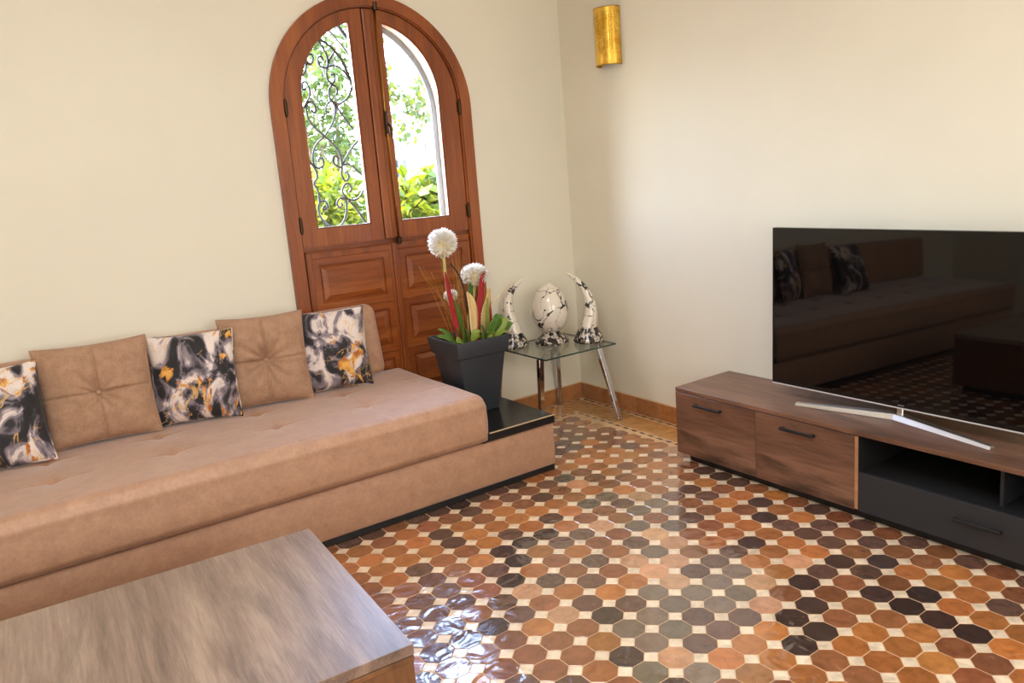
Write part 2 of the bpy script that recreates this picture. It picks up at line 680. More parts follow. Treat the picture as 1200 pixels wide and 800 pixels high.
def poly_tile(poly, top=0.0, bot=-.006, bev=.0016, drop=.0009):
    """cheap tile: flat top, a worn bevel, vertical sides"""
    bm = new()
    cx = sum(p[0] for p in poly) / len(poly)
    cy = sum(p[1] for p in poly) / len(poly)

    def shr(p, d):
        q = Vector((p[0] - cx, p[1] - cy))
        L = q.length
        q *= (L - d) / L
        return (cx + q.x, cy + q.y)
    T = [bm.verts.new((*shr(p, bev), top)) for p in poly]
    B = [bm.verts.new((*p, top - drop)) for p in poly]
    Z = [bm.verts.new((*p, bot)) for p in poly]
    bm.faces.new(T)
    n = len(poly)
    for i in range(n):
        j = (i + 1) % n
        bm.faces.new((T[i], B[i], B[j], T[j]))
        bm.faces.new((B[i], Z[i], Z[j], B[j]))
    return bm


hw, ct = PT / 2 - .0016, .033
OCTP = [(hw, -hw + ct), (hw, hw - ct), (hw - ct, hw), (-hw + ct, hw), (-hw, hw - ct), (-hw, -hw + ct), (-hw + ct, -hw), (hw - ct, -hw)]
sq = .0448 / 2
SQP = [(sq * 1.4142, 0), (0, sq * 1.4142), (-sq * 1.4142, 0), (0, -sq * 1.4142)]


def tmesh(name, bm, mat):
    me = bpy.data.meshes.new(name)
    bm.normal_update()
    bm.to_mesh(me)
    bm.free()
    me.materials.append(mat)
    return me


OCTM = tmesh('octagon_tile', poly_tile(OCTP), OCT)
SQM = tmesh('square_tile', poly_tile(SQP, top=-.0004, drop=.0006, bev=.001), OCT)
UMAX, VMAX = 12, 16
f_px = 925.52


def project(p):
    q = Vector(p) - CAM
    z = q.dot(_f)
    if z < .1:
        return None
    return (656.7 + f_px * q.dot(_r) / z, 385.6 + f_px * q.dot(_d) / z, z)


def seen(x, y):
    s = project((x, y, 0))
    if not s or not (-15 < s[0] < 1215 and s[1] < 815):
        return None
    if x < -1.0 and y > -.99:
        return None
    if x > -.42 and y < -1.45:
        return None
    if s[0] < 500 and s[1] > 615 + (s[0] - 350) * .99 and s[0] < 495:
        return None
    if s[0] < 350:
        return None
    return s[2]


octs, sqs = [], []
for u in range(-32, UMAX + 1):
    for v in range(-32, VMAX + 1):
        x, y = lat(u + .5, v + .5)
        if x > XL and y > YF:
            octs.append((seen(x, y) or 99, u, v, x, y))
        x, y = lat(u, v)
        if x > XL and y > YF and u > -32:
            sqs.append((seen(x, y) or 99, u, v, x, y))
octs.sort()
sqs.sort()
rt = random.Random(11)


def tone(u, v):
    ch = TONES.get((u, v))
    if ch is None:
        ch = rt.choice('MRROOOT' if u + v > 14 else 'DMRROO')
    c = TONE[ch]
    k = rt.uniform(.9, 1.1)
    return (*lin(tuple(min(255, q * k * rt.uniform(.97, 1.03)) for q in c)), 1)


def ivory():
    k = rt.uniform(.94, 1.04)
    return (*lin((min(255, 242 * k), 222 * k, 194 * k)), 1)


def lay(lst, mesh, name, colf, tilt):
    far = new()
    lay_c = far.loops.layers.float_color.new('tint')
    tmpl = [(tuple(vx.co), ) for vx in mesh.vertices]
    faces = [tuple(pg.vertices) for pg in mesh.polygons]
    for i, (d, u, v, x, y) in enumerate(lst):
        c = colf(u, v)
        tx, ty = rt.gauss(0, tilt), rt.gauss(0, tilt)
        if i < 300 and d < 50:
            o = bpy.data.objects.new(name, mesh)
            o.location = (x - ORG[FLOOR].x, y - ORG[FLOOR].y, -ORG[FLOOR].z)
            o.rotation_euler = (tx, ty, 0)
            o.color = c
            o.parent = FLOOR
            COL.objects.link(o)
        else:
            vs = [far.verts.new((x + q[0][0], y + q[0][1], q[0][2] + tx * q[0][1] - ty * q[0][0])) for q in tmpl]
            for fc in faces:
                f = far.faces.new([vs[k] for k in fc])
                for lp in f.loops:
                    lp[lay_c] = c
    o = obj(name, far, OCTS, FLOOR)
    o['kind'] = 'stuff'
    return o


lay(octs, OCTM, 'octagon_tile', tone, .0055)
lay(sqs, SQM, 'square_tile', lambda u, v: ivory(), .003)

# border round the field: a light strip, dart row, broad fawn band, dart row along both walls
FAWN = mat_tile('fawn border glaze')


def border_piece(name, x0, x1, y0, y1, rgb, top=-.0003, g=.001):
    poly = [(x0 + g, y0 + g), (x1 - g, y0 + g), (x1 - g, y1 - g), (x0 + g, y1 - g)]
    o = obj(name, poly_tile(poly, top=top), FAWN, FLOOR)
    k = rt.uniform(.93, 1.06)
    o.color = (*lin(tuple(min(255, c * k) for c in rgb)), 1)
    return o


FAW, CRM, DRK = (196, 146, 88), (222, 178, 124), (74, 46, 32)
n = 0
y = -.064
while y > -3.3:              # along the TV wall; the cabinet hides all beyond its end
    border_piece('band_tile', -.25, -.055, y - .195, y, FAW)
    y -= .195
x = -.055
border_piece('band_tile', -.25, -.055, -.064, -.05, FAW)
x = -.25
while x > -2.2:
    border_piece('band_tile', x - .195, x, -.25, -.05, FAW)
    x -= .195
y = -.06
k = 0
while y > -1.75:             # darts stand end to end with cream gaps
    border_piece('dart_tile', -.045, -.023, y - .043, y, DRK)
    border_piece('strip_tile', -.045, -.023, y - .078, y - .043, FAW)
    if y < -.28:
        border_piece('dart_tile', -.281, -.258, y - .043, y, DRK)
        border_piece('strip_tile', -.281, -.258, y - .078, y - .043, CRM)
    y -= .078
x = -.05
while x > -1.3:
    border_piece('dart_tile', x - .043, x, -.045, -.023, DRK)
    border_piece('strip_tile', x - .078, x - .043, -.045, -.023, FAW)
    if x < -.26:
        border_piece('dart_tile', x - .043, x, -.281, -.258, DRK)
        border_piece('strip_tile', x - .078, x - .043, -.281, -.258, CRM)
    x -= .078

# ------------------------------------------------------------------ skirting of glazed tiles
SKIRT = mat_tile('brown skirting glaze')
BH = .112


def skirting(name, along, a0, a1, step=.2):
    root = struct(name)
    a = a0
    while a > a1 + .01:
        b = max(a - step, a1)
        bm = new()
        if along == 'x':
            box(bm, b + .0012, a - .0012, -.013, -.0005, .0005, BH, .002)
        else:
            box(bm, -.013, -.0005, b + .0012, a - .0012, .0005, BH, .002)
        o = obj('skirting_tile', bm, SKIRT, root)
        k = rt.uniform(.9, 1.08)
        o.color = (*lin((172 * k, 112 * k, 62 * k)), 1)
        a = b
    bm = new()
    if along == 'x':
        box(bm, a1, a0, -.012, -.0005, BH + .0005, BH + .006)
    else:
        box(bm, -.012, -.0005, a1, a0, BH + .0005, BH + .006)
    obj('grout_line', bm, GROUT, root)
    return root


skirting('baseboard_right', 'y', -.014, -5.99)
skirting('baseboard_back', 'x', -.001, -.757)
skirting('baseboard_left_of_door', 'x', -2.045, -5.99)
bpy.data.objects['baseboard_left_of_door'].name = 'baseboard_back_2'

# ------------------------------------------------------------------ arched door
DOOR = struct('door_1', (DX, 0, 0))


def arch(cx, cz, r, xl, xr, zb, n=28):
    """outline bottom-left, bottom-right, then right side, arch from xr to xl; (x,z)"""
    def zt(x):
        q = r * r - (x - cx) ** 2
        return cz + math.sqrt(max(q, 0))
    a0 = math.acos(max(-1, min(1, (xr - cx) / r)))
    a1 = math.acos(max(-1, min(1, (xl - cx) / r)))
    pts = [(xl, zb), (xr, zb)]
    for i in range(n + 1):
        a = a0 + (a1 - a0) * i / n
        pts.append((cx + r * math.cos(a), cz + r * math.sin(a)))
    return pts


def full_arch(cx, cz, r, zb, n=48):
    pts = [(cx - r, zb)]
    for i in range(n + 1):
        a = PI - PI * i / n
        pts.append((cx + r * math.cos(a), cz + r * math.sin(a)))
    pts.append((cx + r, zb))
    return pts


bm = new()
ring(bm, full_arch(DX, 2.10, .632, .001), full_arch(DX, 2.105, .562, .001), -.022, .07, closed=False)
ring(bm, full_arch(DX, 2.105, .566, .001), full_arch(DX, 2.107, .552, .001), -.010, .07, closed=False)
ring(bm, full_arch(DX, 2.10, .605, .001), full_arch(DX, 2.107, .532, .001), .047, .085, closed=False)  # stop ring added behind the leaf edges to block light leaks
obj('door_frame', bm, DOORWOOD, DOOR, smooth=40)

GC, GZ, GR = -1.41, 2.155, .44
XA, XB = -1.944, -.848       # leaf edges at the frame
MZ = 1.326


def glazed_leaf(xl, xr, gl, gr, label):
    """one glazed upper leaf: arched stile-and-rail frame, bead, pane"""
    bm = new()
    o_, i_ = arch(DX, 2.108, .547, xl, xr, MZ), arch(GC, GZ, GR, gl, gr, 1.423)
    ring(bm, o_, i_, .0, .045)
    leaf = obj('glazed_leaf', bm, DOORWOOD, DOOR, smooth=35)
    bm = new()
    i2 = arch(GC, GZ, GR - .009, gl + .009, gr - .009, 1.432)
    ring(bm, arch(GC, GZ, GR + .002, gl - .002, gr + .002, 1.421), i2, .006, .036)
    obj('glazing_bead', bm, DOORWOODH, leaf, smooth=35)
    bm = new()
    pts = arch(GC, GZ, GR - .005, gl + .005, gr - .005, 1.428)
    bm.faces.new([bm.verts.new((p[0], .022, p[1])) for p in pts])
    obj('pane', bm, GLASS, leaf)
    return leaf


lfL = glazed_leaf(XA, -1.442, -1.851, -1.514, '')
lfR = glazed_leaf(-1.384, XB, -1.319, -.972, '')
# meeting bead between the leaves
bm = new()
box(bm, -1.437, -1.388, -.012, .045, MZ, 2.652, .006, 2)
box(bm, -1.462, -1.366, .0462, .062, MZ, 2.63)  # backing strip added behind the bead, closes its joints to light
obj('meeting_bead', bm, DOORWOOD, DOOR)
# backing added to block light at the joint between upper and lower leaves
bm = new()
box(bm, XA, XB, .02, .06, 1.27, 1.345)
obj('joint_backing', bm, DOORWOODH, DOOR)


def panel_leaf(xl, xr, rows, top):
    bm = new()
    st = .012
    zb = .012
    cells = sorted(rows)
    # stiles
    box(bm, xl, xl + .035, .0, .045, zb, top, .003)
    box(bm, xr - .022, xr, .0, .045, zb, top, .003)
    zs = [zb] + [z for r in cells for z in r] + [top]
    for i in range(0, len(zs), 2):
        box(bm, xl + .034, xr - .021, .0005, .045, zs[i], zs[i + 1], .003)
    leaf = obj('panelled_leaf', bm, DOORWOOD, DOOR)
    for z0, z1 in cells:
        x0, x1 = xl + .034, xr - .021
        bm = new()

        def rect(i, y):
            return [bm.verts.new(q) for q in ((x0 + i, y, z0 + i), (x1 - i, y, z0 + i), (x1 - i, y, z1 - i), (x0 + i, y, z1 - i))]
        R = [rect(0, .004), rect(.036, .004), rect(.040, .016), rect(.046, .016), rect(.052, .008), rect(.076, -.001), rect(.080, -.003)]
        for a, b in zip(R[:-1], R[1:]):
            for i in range(4):
                bm.faces.new((a[i], a[(i + 1) % 4], b[(i + 1) % 4], b[i]))
        bm.faces.new(R[-1])
        B = rect(0, .04)
        for i in range(4):
            bm.faces.new((R[0][i], B[i], B[(i + 1) % 4], R[0][(i + 1) % 4]))
        obj('raised_panel', bm, DOORWOODH, leaf)
    return leaf


ROWSZ = [(.955, 1.255), (.642, .940), (.328, .627)]
plL = panel_leaf(XA + .004, -1.402, ROWSZ, 1.300)
plR = panel_leaf(-1.394, XB - .004, ROWSZ, 1.300)
bm = new()
box(bm, -1.404, -1.378, -.012, .03, .012, 1.300, .005, 2)
obj('meeting_bead', bm, DOORWOOD, DOOR)
bm = new()
box(bm, -1.39, XB - .004, -.006, .02, 1.258, 1.268, .003)
box(bm, XA + .004, -1.40, -.006, .02, 1.290, 1.300, .003)
obj('rail_bead', bm, DOORWOODH, DOOR)
# espagnolette rod with its handle and keepers
bm = new()
tube(bm, [(-1.354, -.012, 1.335), (-1.356, -.012, 2.69)], .0055, 10)
rod = obj('bolt_rod', bm, BRASSROD, DOOR, smooth=True)
bm = new()
lathe(bm, [(.0, 1.945), (.011, 1.948), (.013, 1.96), (.010, 1.985), (.014, 2.0), (.014, 2.02), (.009, 2.04), (.008, 2.075), (.0, 2.082)], -1.354, -.016, 14)
box(bm, -1.366, -1.34, -.008, .002, 1.93, 2.09, .004)
tube(bm, smoothpath([(-1.354, -.02, 2.0), (-1.350, -.045, 1.995), (-1.345, -.05, 1.96), (-1.344, -.048, 1.925)], 4), [.008] * 4 + [.007] * 4 + [.006] * 5, 8)
obj('bolt_handle', bm, BRONZE, rod, smooth=35)
for z in (1.312, 2.668):
    bm = new()
    lathe(bm, [(0, z - .024), (.014, z - .022), (.017, z - .008), (.015, z + .006), (.018, z + .016), (.008, z + .026), (0, z + .027)], -1.354, -.014, 14)
    box(bm, -1.372, -1.336, -.008, .002, z - .016, z + .022, .003)
    obj('bolt_keeper', bm, BRONZE, rod, smooth=35)
for xh in (XA - .003, XB + .003):
    for z in (2.10, 1.452):
        bm = new()
        tube(bm, [(xh, -.014, z - .04), (xh, -.014, z + .04)], .0085, 10)
        box(bm, xh - .012, xh + .012, -.012, .002, z - .034, z + .034, .001)
        lathe(bm, [(0, z + .05), (.006, z + .046), (.0085, z + .04), (0, z + .039)], xh, -.014, 10)
        lathe(bm, [(0, z - .05), (.006, z - .046), (.0085, z - .04), (0, z - .039)], xh, -.014, 10)
        obj('hinge', bm, BRONZE, DOOR, smooth=40)

# ------------------------------------------------------------------ wrought iron grille outside the left leaf
GY = .38


def on_plane(px, py, y):
    d = _r * ((px - 656.7) / f_px) + _d * ((py - 385.6) / f_px) + _f
    t = (y - CAM.y) / d.y
    return CAM + d * t


GRILLE = thing('window_grille', 'blue grey wrought iron grille of scrolls outside the left door leaf', 'grille', (-1.65, GY, .02))
SCR = [(1, [(180, 212), (225, 265), (260, 330), (272, 395), (262, 425), (225, 420), (203, 385), (205, 352), (225, 348), (238, 375)]),
       (1, [(265, 425), (300, 412), (350, 420), (400, 470), (440, 540), (440, 580), (415, 640), (370, 680), (330, 685), (290, 650), (280, 590), (300, 555), (330, 565), (340, 600), (325, 625)]),
       (1, [(268, 420), (262, 470), (275, 520), (300, 540), (322, 515), (315, 478), (290, 478)]),
       (1, [(268, 415), (285, 365), (318, 315)]),
       (1, [(145, 405), (115, 375), (125, 338), (150, 328), (165, 355), (158, 390), (135, 405), (108, 372), (115, 410), (110, 455), (90, 480), (78, 455), (90, 435)]),
       (1, [(112, 575), (95, 590), (88, 560), (95, 530), (118, 535), (140, 580), (140, 630), (120, 670), (95, 720)]),
       (2, [(80, 45), (92, 65), (106, 52), (100, 20), (75, -5), (52, 12), (50, 60), (75, 130), (160, 210), (220, 265), (260, 330), (268, 400), (235, 395), (213, 362), (222, 335), (245, 345), (242, 370)]),
       (2, [(195, 55), (178, 65), (170, 40), (180, 8), (205, -5), (226, 15), (228, 70), (205, 140), (160, 210), (110, 260), (90, 320), (95, 385), (125, 412), (155, 390), (150, 350), (126, 350), (125, 376)]),
       (2, [(225, 5), (280, 90), (345, 170)]),
       (2, [(380, 228), (345, 265), (305, 325), (270, 400)]),
       (2, [(270, 395), (310, 385), (360, 420), (412, 475), (412, 530), (370, 600), (310, 605), (275, 560), (285, 515), (315, 508), (330, 540), (315, 560)]),
       (2, [(270, 400), (268, 450), (290, 490), (312, 470), (305, 438), (285, 440)]),
       (2, [(310, 610), (360, 665), (425, 760)]),
       (2, [(165, 642), (152, 660), (165, 670), (182, 650), (170, 620), (145, 615), (122, 650), (140, 720), (190, 770), (250, 775), (290, 720), (300, 640), (290, 605), (255, 600), (240, 630), (255, 655), (275, 640), (265, 625)]),
       (2, [(40, 320), (65, 365), (105, 420), (115, 470), (95, 505), (120, 550), (130, 625)]),
       ]


def crop_pt(c, p, y):
    return on_plane(340 + p[0] / 6.15, 10 + p[1] / 6.15, y) if c == 1 else on_plane(350 + p[0] / 5.33, 120 + p[1] / 5.33, y)


for c, pts in SCR:
    bm = new()
    tube(bm, smoothpath([crop_pt(c, p, GY) for p in pts], 4), .007, 7)
    obj('scroll', bm, IRON, GRILLE, smooth=50)
bm = new()
A = [crop_pt(1, p, GY) for p in [(-60, 225), (60, 190), (180, 212), (250, 245), (320, 305), (380, 390), (425, 490), (452, 570), (475, 660), (500, 790)]]
tube(bm, smoothpath(A, 5), .009, 8)
obj('arch_bar', bm, IRON, GRILLE, smooth=50)
for r, ps in ((.009, [(120, 60), (250, 140), (345, 232), (442, 368), (432, 430)]), (.022, [(180, -10), (320, 100), (375, 168), (428, 242), (470, 320)])):
    bm = new()
    tube(bm, smoothpath([crop_pt(1, p, GY + .01) for p in ps], 4), r, 8, flat=.5)
    obj('arch_bar', bm, IRON, GRILLE, smooth=50)
xr = crop_pt(1, (500, 790), GY).x
zr = crop_pt(1, (500, 790), GY).z
bm = new()
box(bm, xr - .008, xr + .008, GY - .008, GY + .008, .02, zr)
obj('stile', bm, IRON, GRILLE)
bm = new()
box(bm, -1.960, -1.944, GY - .008, GY + .008, .02, 2.25)
obj('stile', bm, IRON, GRILLE)
for z in (.08, 1.24):
    bm = new()
    box(bm, -1.944, xr, GY - .007, GY + .007, z, z + .016)
    obj('rail', bm, IRON, GRILLE)

bm = new()
ring(bm, full_arch(DX, 2.10, .597, .0), full_arch(DX, 2.10, .562, .0), .372, .388, closed=False)
obj('fixed_frame', bm, plain('pale blue grey paint', (92, 104, 116), .5), GRILLE, smooth=40)

# ------------------------------------------------------------------ outside: terrace, bushes, vine, trees, house
bm = new()
box(bm, -16, 22, TH, 40, -.3, -.12)
obj('ground', bm, mat_plaster('sandy terrace', (176, 160, 138)), kind='structure')
bm = new()
box(bm, -16, 22, 12.2, 12.4, -.15, 1.5)
obj('wall_garden', bm, STUCCO, kind='structure')
LEAFY = mat_leaf('sunlit yellow green leaf', (58, 78, 4), (116, 120, 12), .5)
LEAFG = mat_leaf('green tree leaf', (42, 62, 12), (82, 94, 22), .5)
LEAFV = mat_leaf('vine leaf', (40, 60, 5), (88, 92, 10), .5)
BARK = mat_wood('grey brown bark', (84, 70, 56), (112, 94, 76), (138, 118, 98), 'z', 3, .9)


def leaves(bm, centre, rad, n, size, rng, droop=.3):
    """n small folded leaves scattered through an ellipsoid"""
    for _ in range(n):
        while True:
            q = Vector((rng.uniform(-1, 1), rng.uniform(-1, 1), rng.uniform(-1, 1)))
            if .25 < q.length < 1:
                break
        lump = .78 + .35 * noise.noise(q * 2.3 + Vector(centre))
        p = Vector(centre) + Vector((q.x * rad[0], q.y * rad[1], q.z * rad[2])) * lump
        s = size * rng.uniform(.65, 1.3)
        d = (q + Vector((rng.uniform(-1, 1), rng.uniform(-1, 1), rng.uniform(-.9, .4)))).normalized()
        sd = d.cross(Vector((rng.uniform(-1, 1), rng.uniform(-1, 1), rng.uniform(-1, 1)))).normalized()
        nn = d.cross(sd)
        a = bm.verts.new(p)
        b = bm.verts.new(p + d * s * .5 + sd * s * .27 + nn * s * .08)
        c = bm.verts.new(p + d * s - nn * s * droop * .3)
        e = bm.verts.new(p + d * s * .5 - sd * s * .27 + nn * s * .08)
        bm.faces.new((a, b, c))
        bm.faces.new((a, c, e))


def plant(name, label, cat, base, blobs, size, mat, seed, trunk=.03, group=None):
    rng = random.Random(seed)
    t = thing(name, label, cat, base, group=group)
    bm = new()
    for c, r, n_ in blobs:
        leaves(bm, c, r, n_, size, rng)
    o = obj('foliage', bm, mat, t)
    o['kind'] = 'stuff'
    bm = new()
    for c, r, n_ in blobs:
        mid = (Vector(base) * .45 + Vector(c) * .55) + Vector((rng.uniform(-.1, .1), rng.uniform(-.1, .1), 0))
        tube(bm, smoothpath([base, mid, Vector(c) + Vector((0, 0, r[2] * .3))], 5), [trunk * (1 - .07 * i) for i in range(11)], 7)
    obj('trunk', bm, BARK, t, smooth=True)
    return t


plant('leafy_bush', 'yellow green bush with broad leaves behind the right door pane', 'bush', (.55, 2.9, -.12),
      [((.5, 2.9, .95), (.42, .5, .8), 1300), ((.62, 3.0, 1.45), (.38, .45, .42), 700), ((.4, 2.7, .6), (.34, .4, .55), 500), ((.18, 2.9, 1.3), (.28, .4, .5), 600)], .15, LEAFY, 3)
plant('leafy_bush', 'bright yellow green bush behind the scrolls of the left door pane', 'bush', (-.1, 4.4, -.12),
      [((-.1, 4.4, .95), (.5, .5, .85), 1500), ((0, 4.4, 1.45), (.45, .45, .5), 700), ((-.35, 4.35, .8), (.35, .4, .6), 500)], .13, LEAFY, 4)
plant('garden_tree', 'loose green tree standing behind the left door pane', 'tree', (1.0, 6.9, -.12),
      [((.75, 6.9, 2.1), (.7, .7, .8), 750), ((1.15, 6.9, 2.6), (.6, .6, .9), 500), ((.8, 6.8, 3.3), (.7, .7, .6), 420), ((1.3, 7.0, 3.8), (.7, .7, .6), 380), ((.6, 6.9, 4.2), (.6, .6, .5), 300)], .13, LEAFG, 5, .05)
# hanging vine seen through the right pane, growing from a post beside the opening
VINE = thing('grape_vine', 'grape vine with yellowish leaves trailing across the sky in the right pane', 'vine', (1.3, 2.3, -.12))
bm = new()
tr = smoothpath([(1.3, 2.3, -.12), (1.25, 2.3, 1.2), (1.0, 2.25, 2.2), (.55, 2.2, 2.62), (.1, 2.15, 2.60), (-.35, 2.1, 2.62), (-.9, 2.1, 2.95)], 6)
tube(bm, tr, [.024 - .0004 * i for i in range(len(tr))], 8)
brs = [smoothpath([(.1, 2.15, 2.60), (.0, 2.15, 2.45), (-.02, 2.15, 2.30), (.02, 2.15, 2.15)], 4),
       smoothpath([(-.35, 2.1, 2.62), (-.30, 2.1, 2.48), (-.2, 2.1, 2.38), (-.05, 2.12, 2.30), (.08, 2.13, 2.22)], 4),
       smoothpath([(-.35, 2.1, 2.62), (-.33, 2.1, 2.45), (-.31, 2.1, 2.3), (-.26, 2.1, 2.15), (-.16, 2.1, 2.02)], 4),
       smoothpath([(-.35, 2.1, 2.62), (-.38, 2.1, 2.75), (-.42, 2.08, 2.9), (-.36, 2.05, 3.05)], 4),
       smoothpath([(-.9, 2.1, 2.95), (-.98, 2.1, 2.8), (-.95, 2.1, 2.6)], 4)]
for b in brs:
    tube(bm, b, .006, 6)
obj('vine_stem', bm, BARK, VINE, smooth=True)
bm = new()
rng = random.Random(9)
for b in brs:
    for p in b:
        for _ in range(5):
            c = p + Vector((rng.uniform(-.07, .07), rng.uniform(-.07, .07), rng.uniform(-.05, .05)))
            s = rng.uniform(.018, .038)
            nrm = Vector((rng.uniform(-.7, .7), -1, rng.uniform(-.6, .8))).normalized()
            ux = nrm.cross(Vector((0, 0, 1))).normalized()
            uy = ux.cross(nrm)
            cv = bm.verts.new(c)
            rim = []
            for k in range(10):
                a = 2 * PI * k / 10 + rng.uniform(-.1, .1)
                rr = s * (1.0 if k % 2 == 0 else .66)
                rim.append(bm.verts.new(c + ux * math.cos(a) * rr + uy * math.sin(a) * rr - nrm * rr * .15))
            for k in range(10):
                bm.faces.new((cv, rim[k], rim[(k + 1) % 10]))
o = obj('vine_leaves', bm, LEAFV, VINE)
o['kind'] = 'stuff'

HOUSE = thing('white_house', 'white flat roofed house beyond the bush in the right door pane', 'house', (4.4, 10.5, -.12))
bm = new()
box(bm, 4.15, 7.0, 10, 13, -.12, 4.6)
obj('wall', bm, STUCCO, HOUSE)
bm = new()
box(bm, 2.9, 4.15, 10.4, 12, -.12, 2.35)
obj('annexe_wall', bm, STUCCO, HOUSE)
bm = new()
box(bm, 4.05, 7.1, 9.9, 13.1, 4.6, 4.75)
obj('roof', bm, STUCCO, HOUSE)
bm = new()
box(bm, 2.7, 4.2, 9.6, 12.1, 2.35, 2.47)
obj('porch_roof', bm, plain('grey awning', (112, 116, 126), .7), HOUSE)
for x in (2.8, 3.45, 4.05):
    bm = new()
    box(bm, x, x + .06, 9.65, 9.71, -.12, 2.35)
    obj('porch_post', bm, plain('grey post', (88, 90, 98), .6), HOUSE)
bm = new()
box(bm, 3.3, 4.0, 10.36, 10.42, 1.2, 2.15)
w_ = obj('window', bm, plain('window frame paint', (222, 224, 230), .5), HOUSE)
bm = new()
for x0, x1 in ((3.35, 3.63), (3.67, 3.95)):
    box(bm, x0, x1, 10.345, 10.36, 1.25, 2.1)
obj('pane', bm, plain('dark far glass', (50, 58, 68), .1), w_)
bm = new()
box(bm, 5.0, 5.6, 9.96, 10.02, 2.4, 3.6)
w_ = obj('window', bm, plain('window frame paint', (222, 224, 230), .5), HOUSE)
bm = new()
box(bm, 5.06, 5.54, 9.945, 9.96, 2.46, 3.54)
obj('pane', bm, plain('dark far glass', (50, 58, 68), .1), w_)

# ------------------------------------------------------------------ sofa
SXL, SXR = -5.2, -1.02       # base
SEATR = -1.445
SOFAT = thing('sofa', 'long taupe suede sofa with tufted seat and black end shelf', 'sofa', (-3.0, -.55, 0))
bm = new()
box(bm, SXL, SXR, -1.032, -.03, .035, .279, .012, 3)
obj('base', bm, SOFA, SOFAT, smooth=40)
bm = new()
box(bm, SXL + .03, SXR - .005, -1.022, -.05, 0.0, .034, .003)
obj('plinth', bm, BLACK, SOFAT)
bm = new()
box(bm, SEATR - .05, SXR + .004, -1.04, -.03, .2805, .327, .003)
sh = obj('end_shelf', bm, BLACKGLOSS, SOFAT, label='glossy black end shelf')
bm = new()
box(bm, SEATR - .0, SXR + .0055, -1.0415, -1.034, .3235, .3285, .001)
obj('edge_strip', bm, plain('pale worn edge', (206, 178, 142), .4), sh)

# seat: rounded cross-section swept along x, with tufts and seams pressed into the top
TX = [-1.957 - .4675 * k for k in range(7)]
TY = [-.675, -.36]
Z0, Z1, RC = .281, .533, .062
YA, YB = -1.050, -.055


def seat_profile():
    pts = []
    for k in range(7):
        pts.append((YA + .006, Z0 + .01 + (Z1 - RC - Z0 - .01) * k / 6))
    for k in range(1, 9):
        a = PI - (PI / 2) * k / 8
        pts.append((YA + RC + RC * math.cos(a) * .97, Z1 - RC + RC * math.sin(a)))
    n = 118
    for k in range(1, n + 1):
        pts.append((YA + RC + (YB - YA - RC) * k / n, Z1))
    pts.append((YB, Z0 + .01))
    return pts


def seat_z(x, y):
    d = 0.0
    for ty in TY:
        g = (y - ty)
        d += .0034 * math.exp(-(g / .0075) ** 2) * (.5 + .5 * math.cos((x - TX[0]) / .4675 * 2 * PI)) ** 1.5
        for tx in TX:
            h = x - tx
            r2 = h * h + g * g
            if r2 < .05:
                d += .010 * math.exp(-r2 / .0006) + .006 * math.exp(-r2 / .009)
    for tx in TX:
        h = abs(x - tx)
        if h < .03:
            d += .0034 * math.exp(-(h / .0065) ** 2) * max(math.exp(-((y + .675) / .10) ** 2), math.exp(-((y + .36) / .09) ** 2), math.exp(-((y + 1.02) / .08) ** 2), .12)
    d += .003 * math.exp(-((y + 1.006) / .006) ** 2)
    b = .008 * noise.noise(Vector((x * 2.1, y * 2.6, .3)))
    return -d + b * .6


prof = seat_profile()
prof_c = (sum(q[0] for q in prof) / len(prof), .40)
NX = 430
bm = new()
rows = []
ends = [(0.0, .030), (.004, .018), (.012, .008), (.022, .002)]
xs = [(SXL + .02 + e, s) for e, s in ends] + [(SXL + .052 + (SEATR - SXL - .084) * i / NX, 0) for i in range(NX + 1)] + [(SEATR - e, s) for e, s in ends[::-1]]
for x, s in xs:
    row = []
    for i, (y, z) in enumerate(prof):
        yy, zz = y, z
        if i >= 9:
            zz += seat_z(x, y) if i < len(prof) - 1 else 0
        else:
            yy -= .010 * math.sin(PI * (z - Z0) / (Z1 - Z0)) + .004 * noise.noise(Vector((x * 3, z * 6, 7)))
        dy, dz = yy - prof_c[0], zz - prof_c[1]
        yy = prof_c[0] + dy * (1 - s / .5)
        zz = prof_c[1] + dz * (1 - s / .125)
        row.append(bm.verts.new((x, yy, zz)))
    rows.append(row)
m_ = len(prof)
for a, b in zip(rows[:-1], rows[1:]):
    for i in range(m_):
        bm.faces.new((a[i], b[i], b[(i + 1) % m_], a[(i + 1) % m_]))
bm.faces.new(rows[0])
bm.faces.new(rows[-1])
obj('seat', bm, SOFA, SOFAT, smooth=True)

# back cushion along the wall
bm = new()
box(bm, SXL + .02, -1.572, -.118, -.012, .535, .957, .045, 5)
for v in bm.verts:
    if v.co.z > .7:
        v.co.y += .03 * (v.co.z - .7) / .235
        if v.co.x > -1.7:
            v.co.x -= .02 * (v.co.z - .7) / .235
obj('backrest', bm, SOFA, SOFAT, smooth=50)

# ------------------------------------------------------------------ cushions
FLG = None


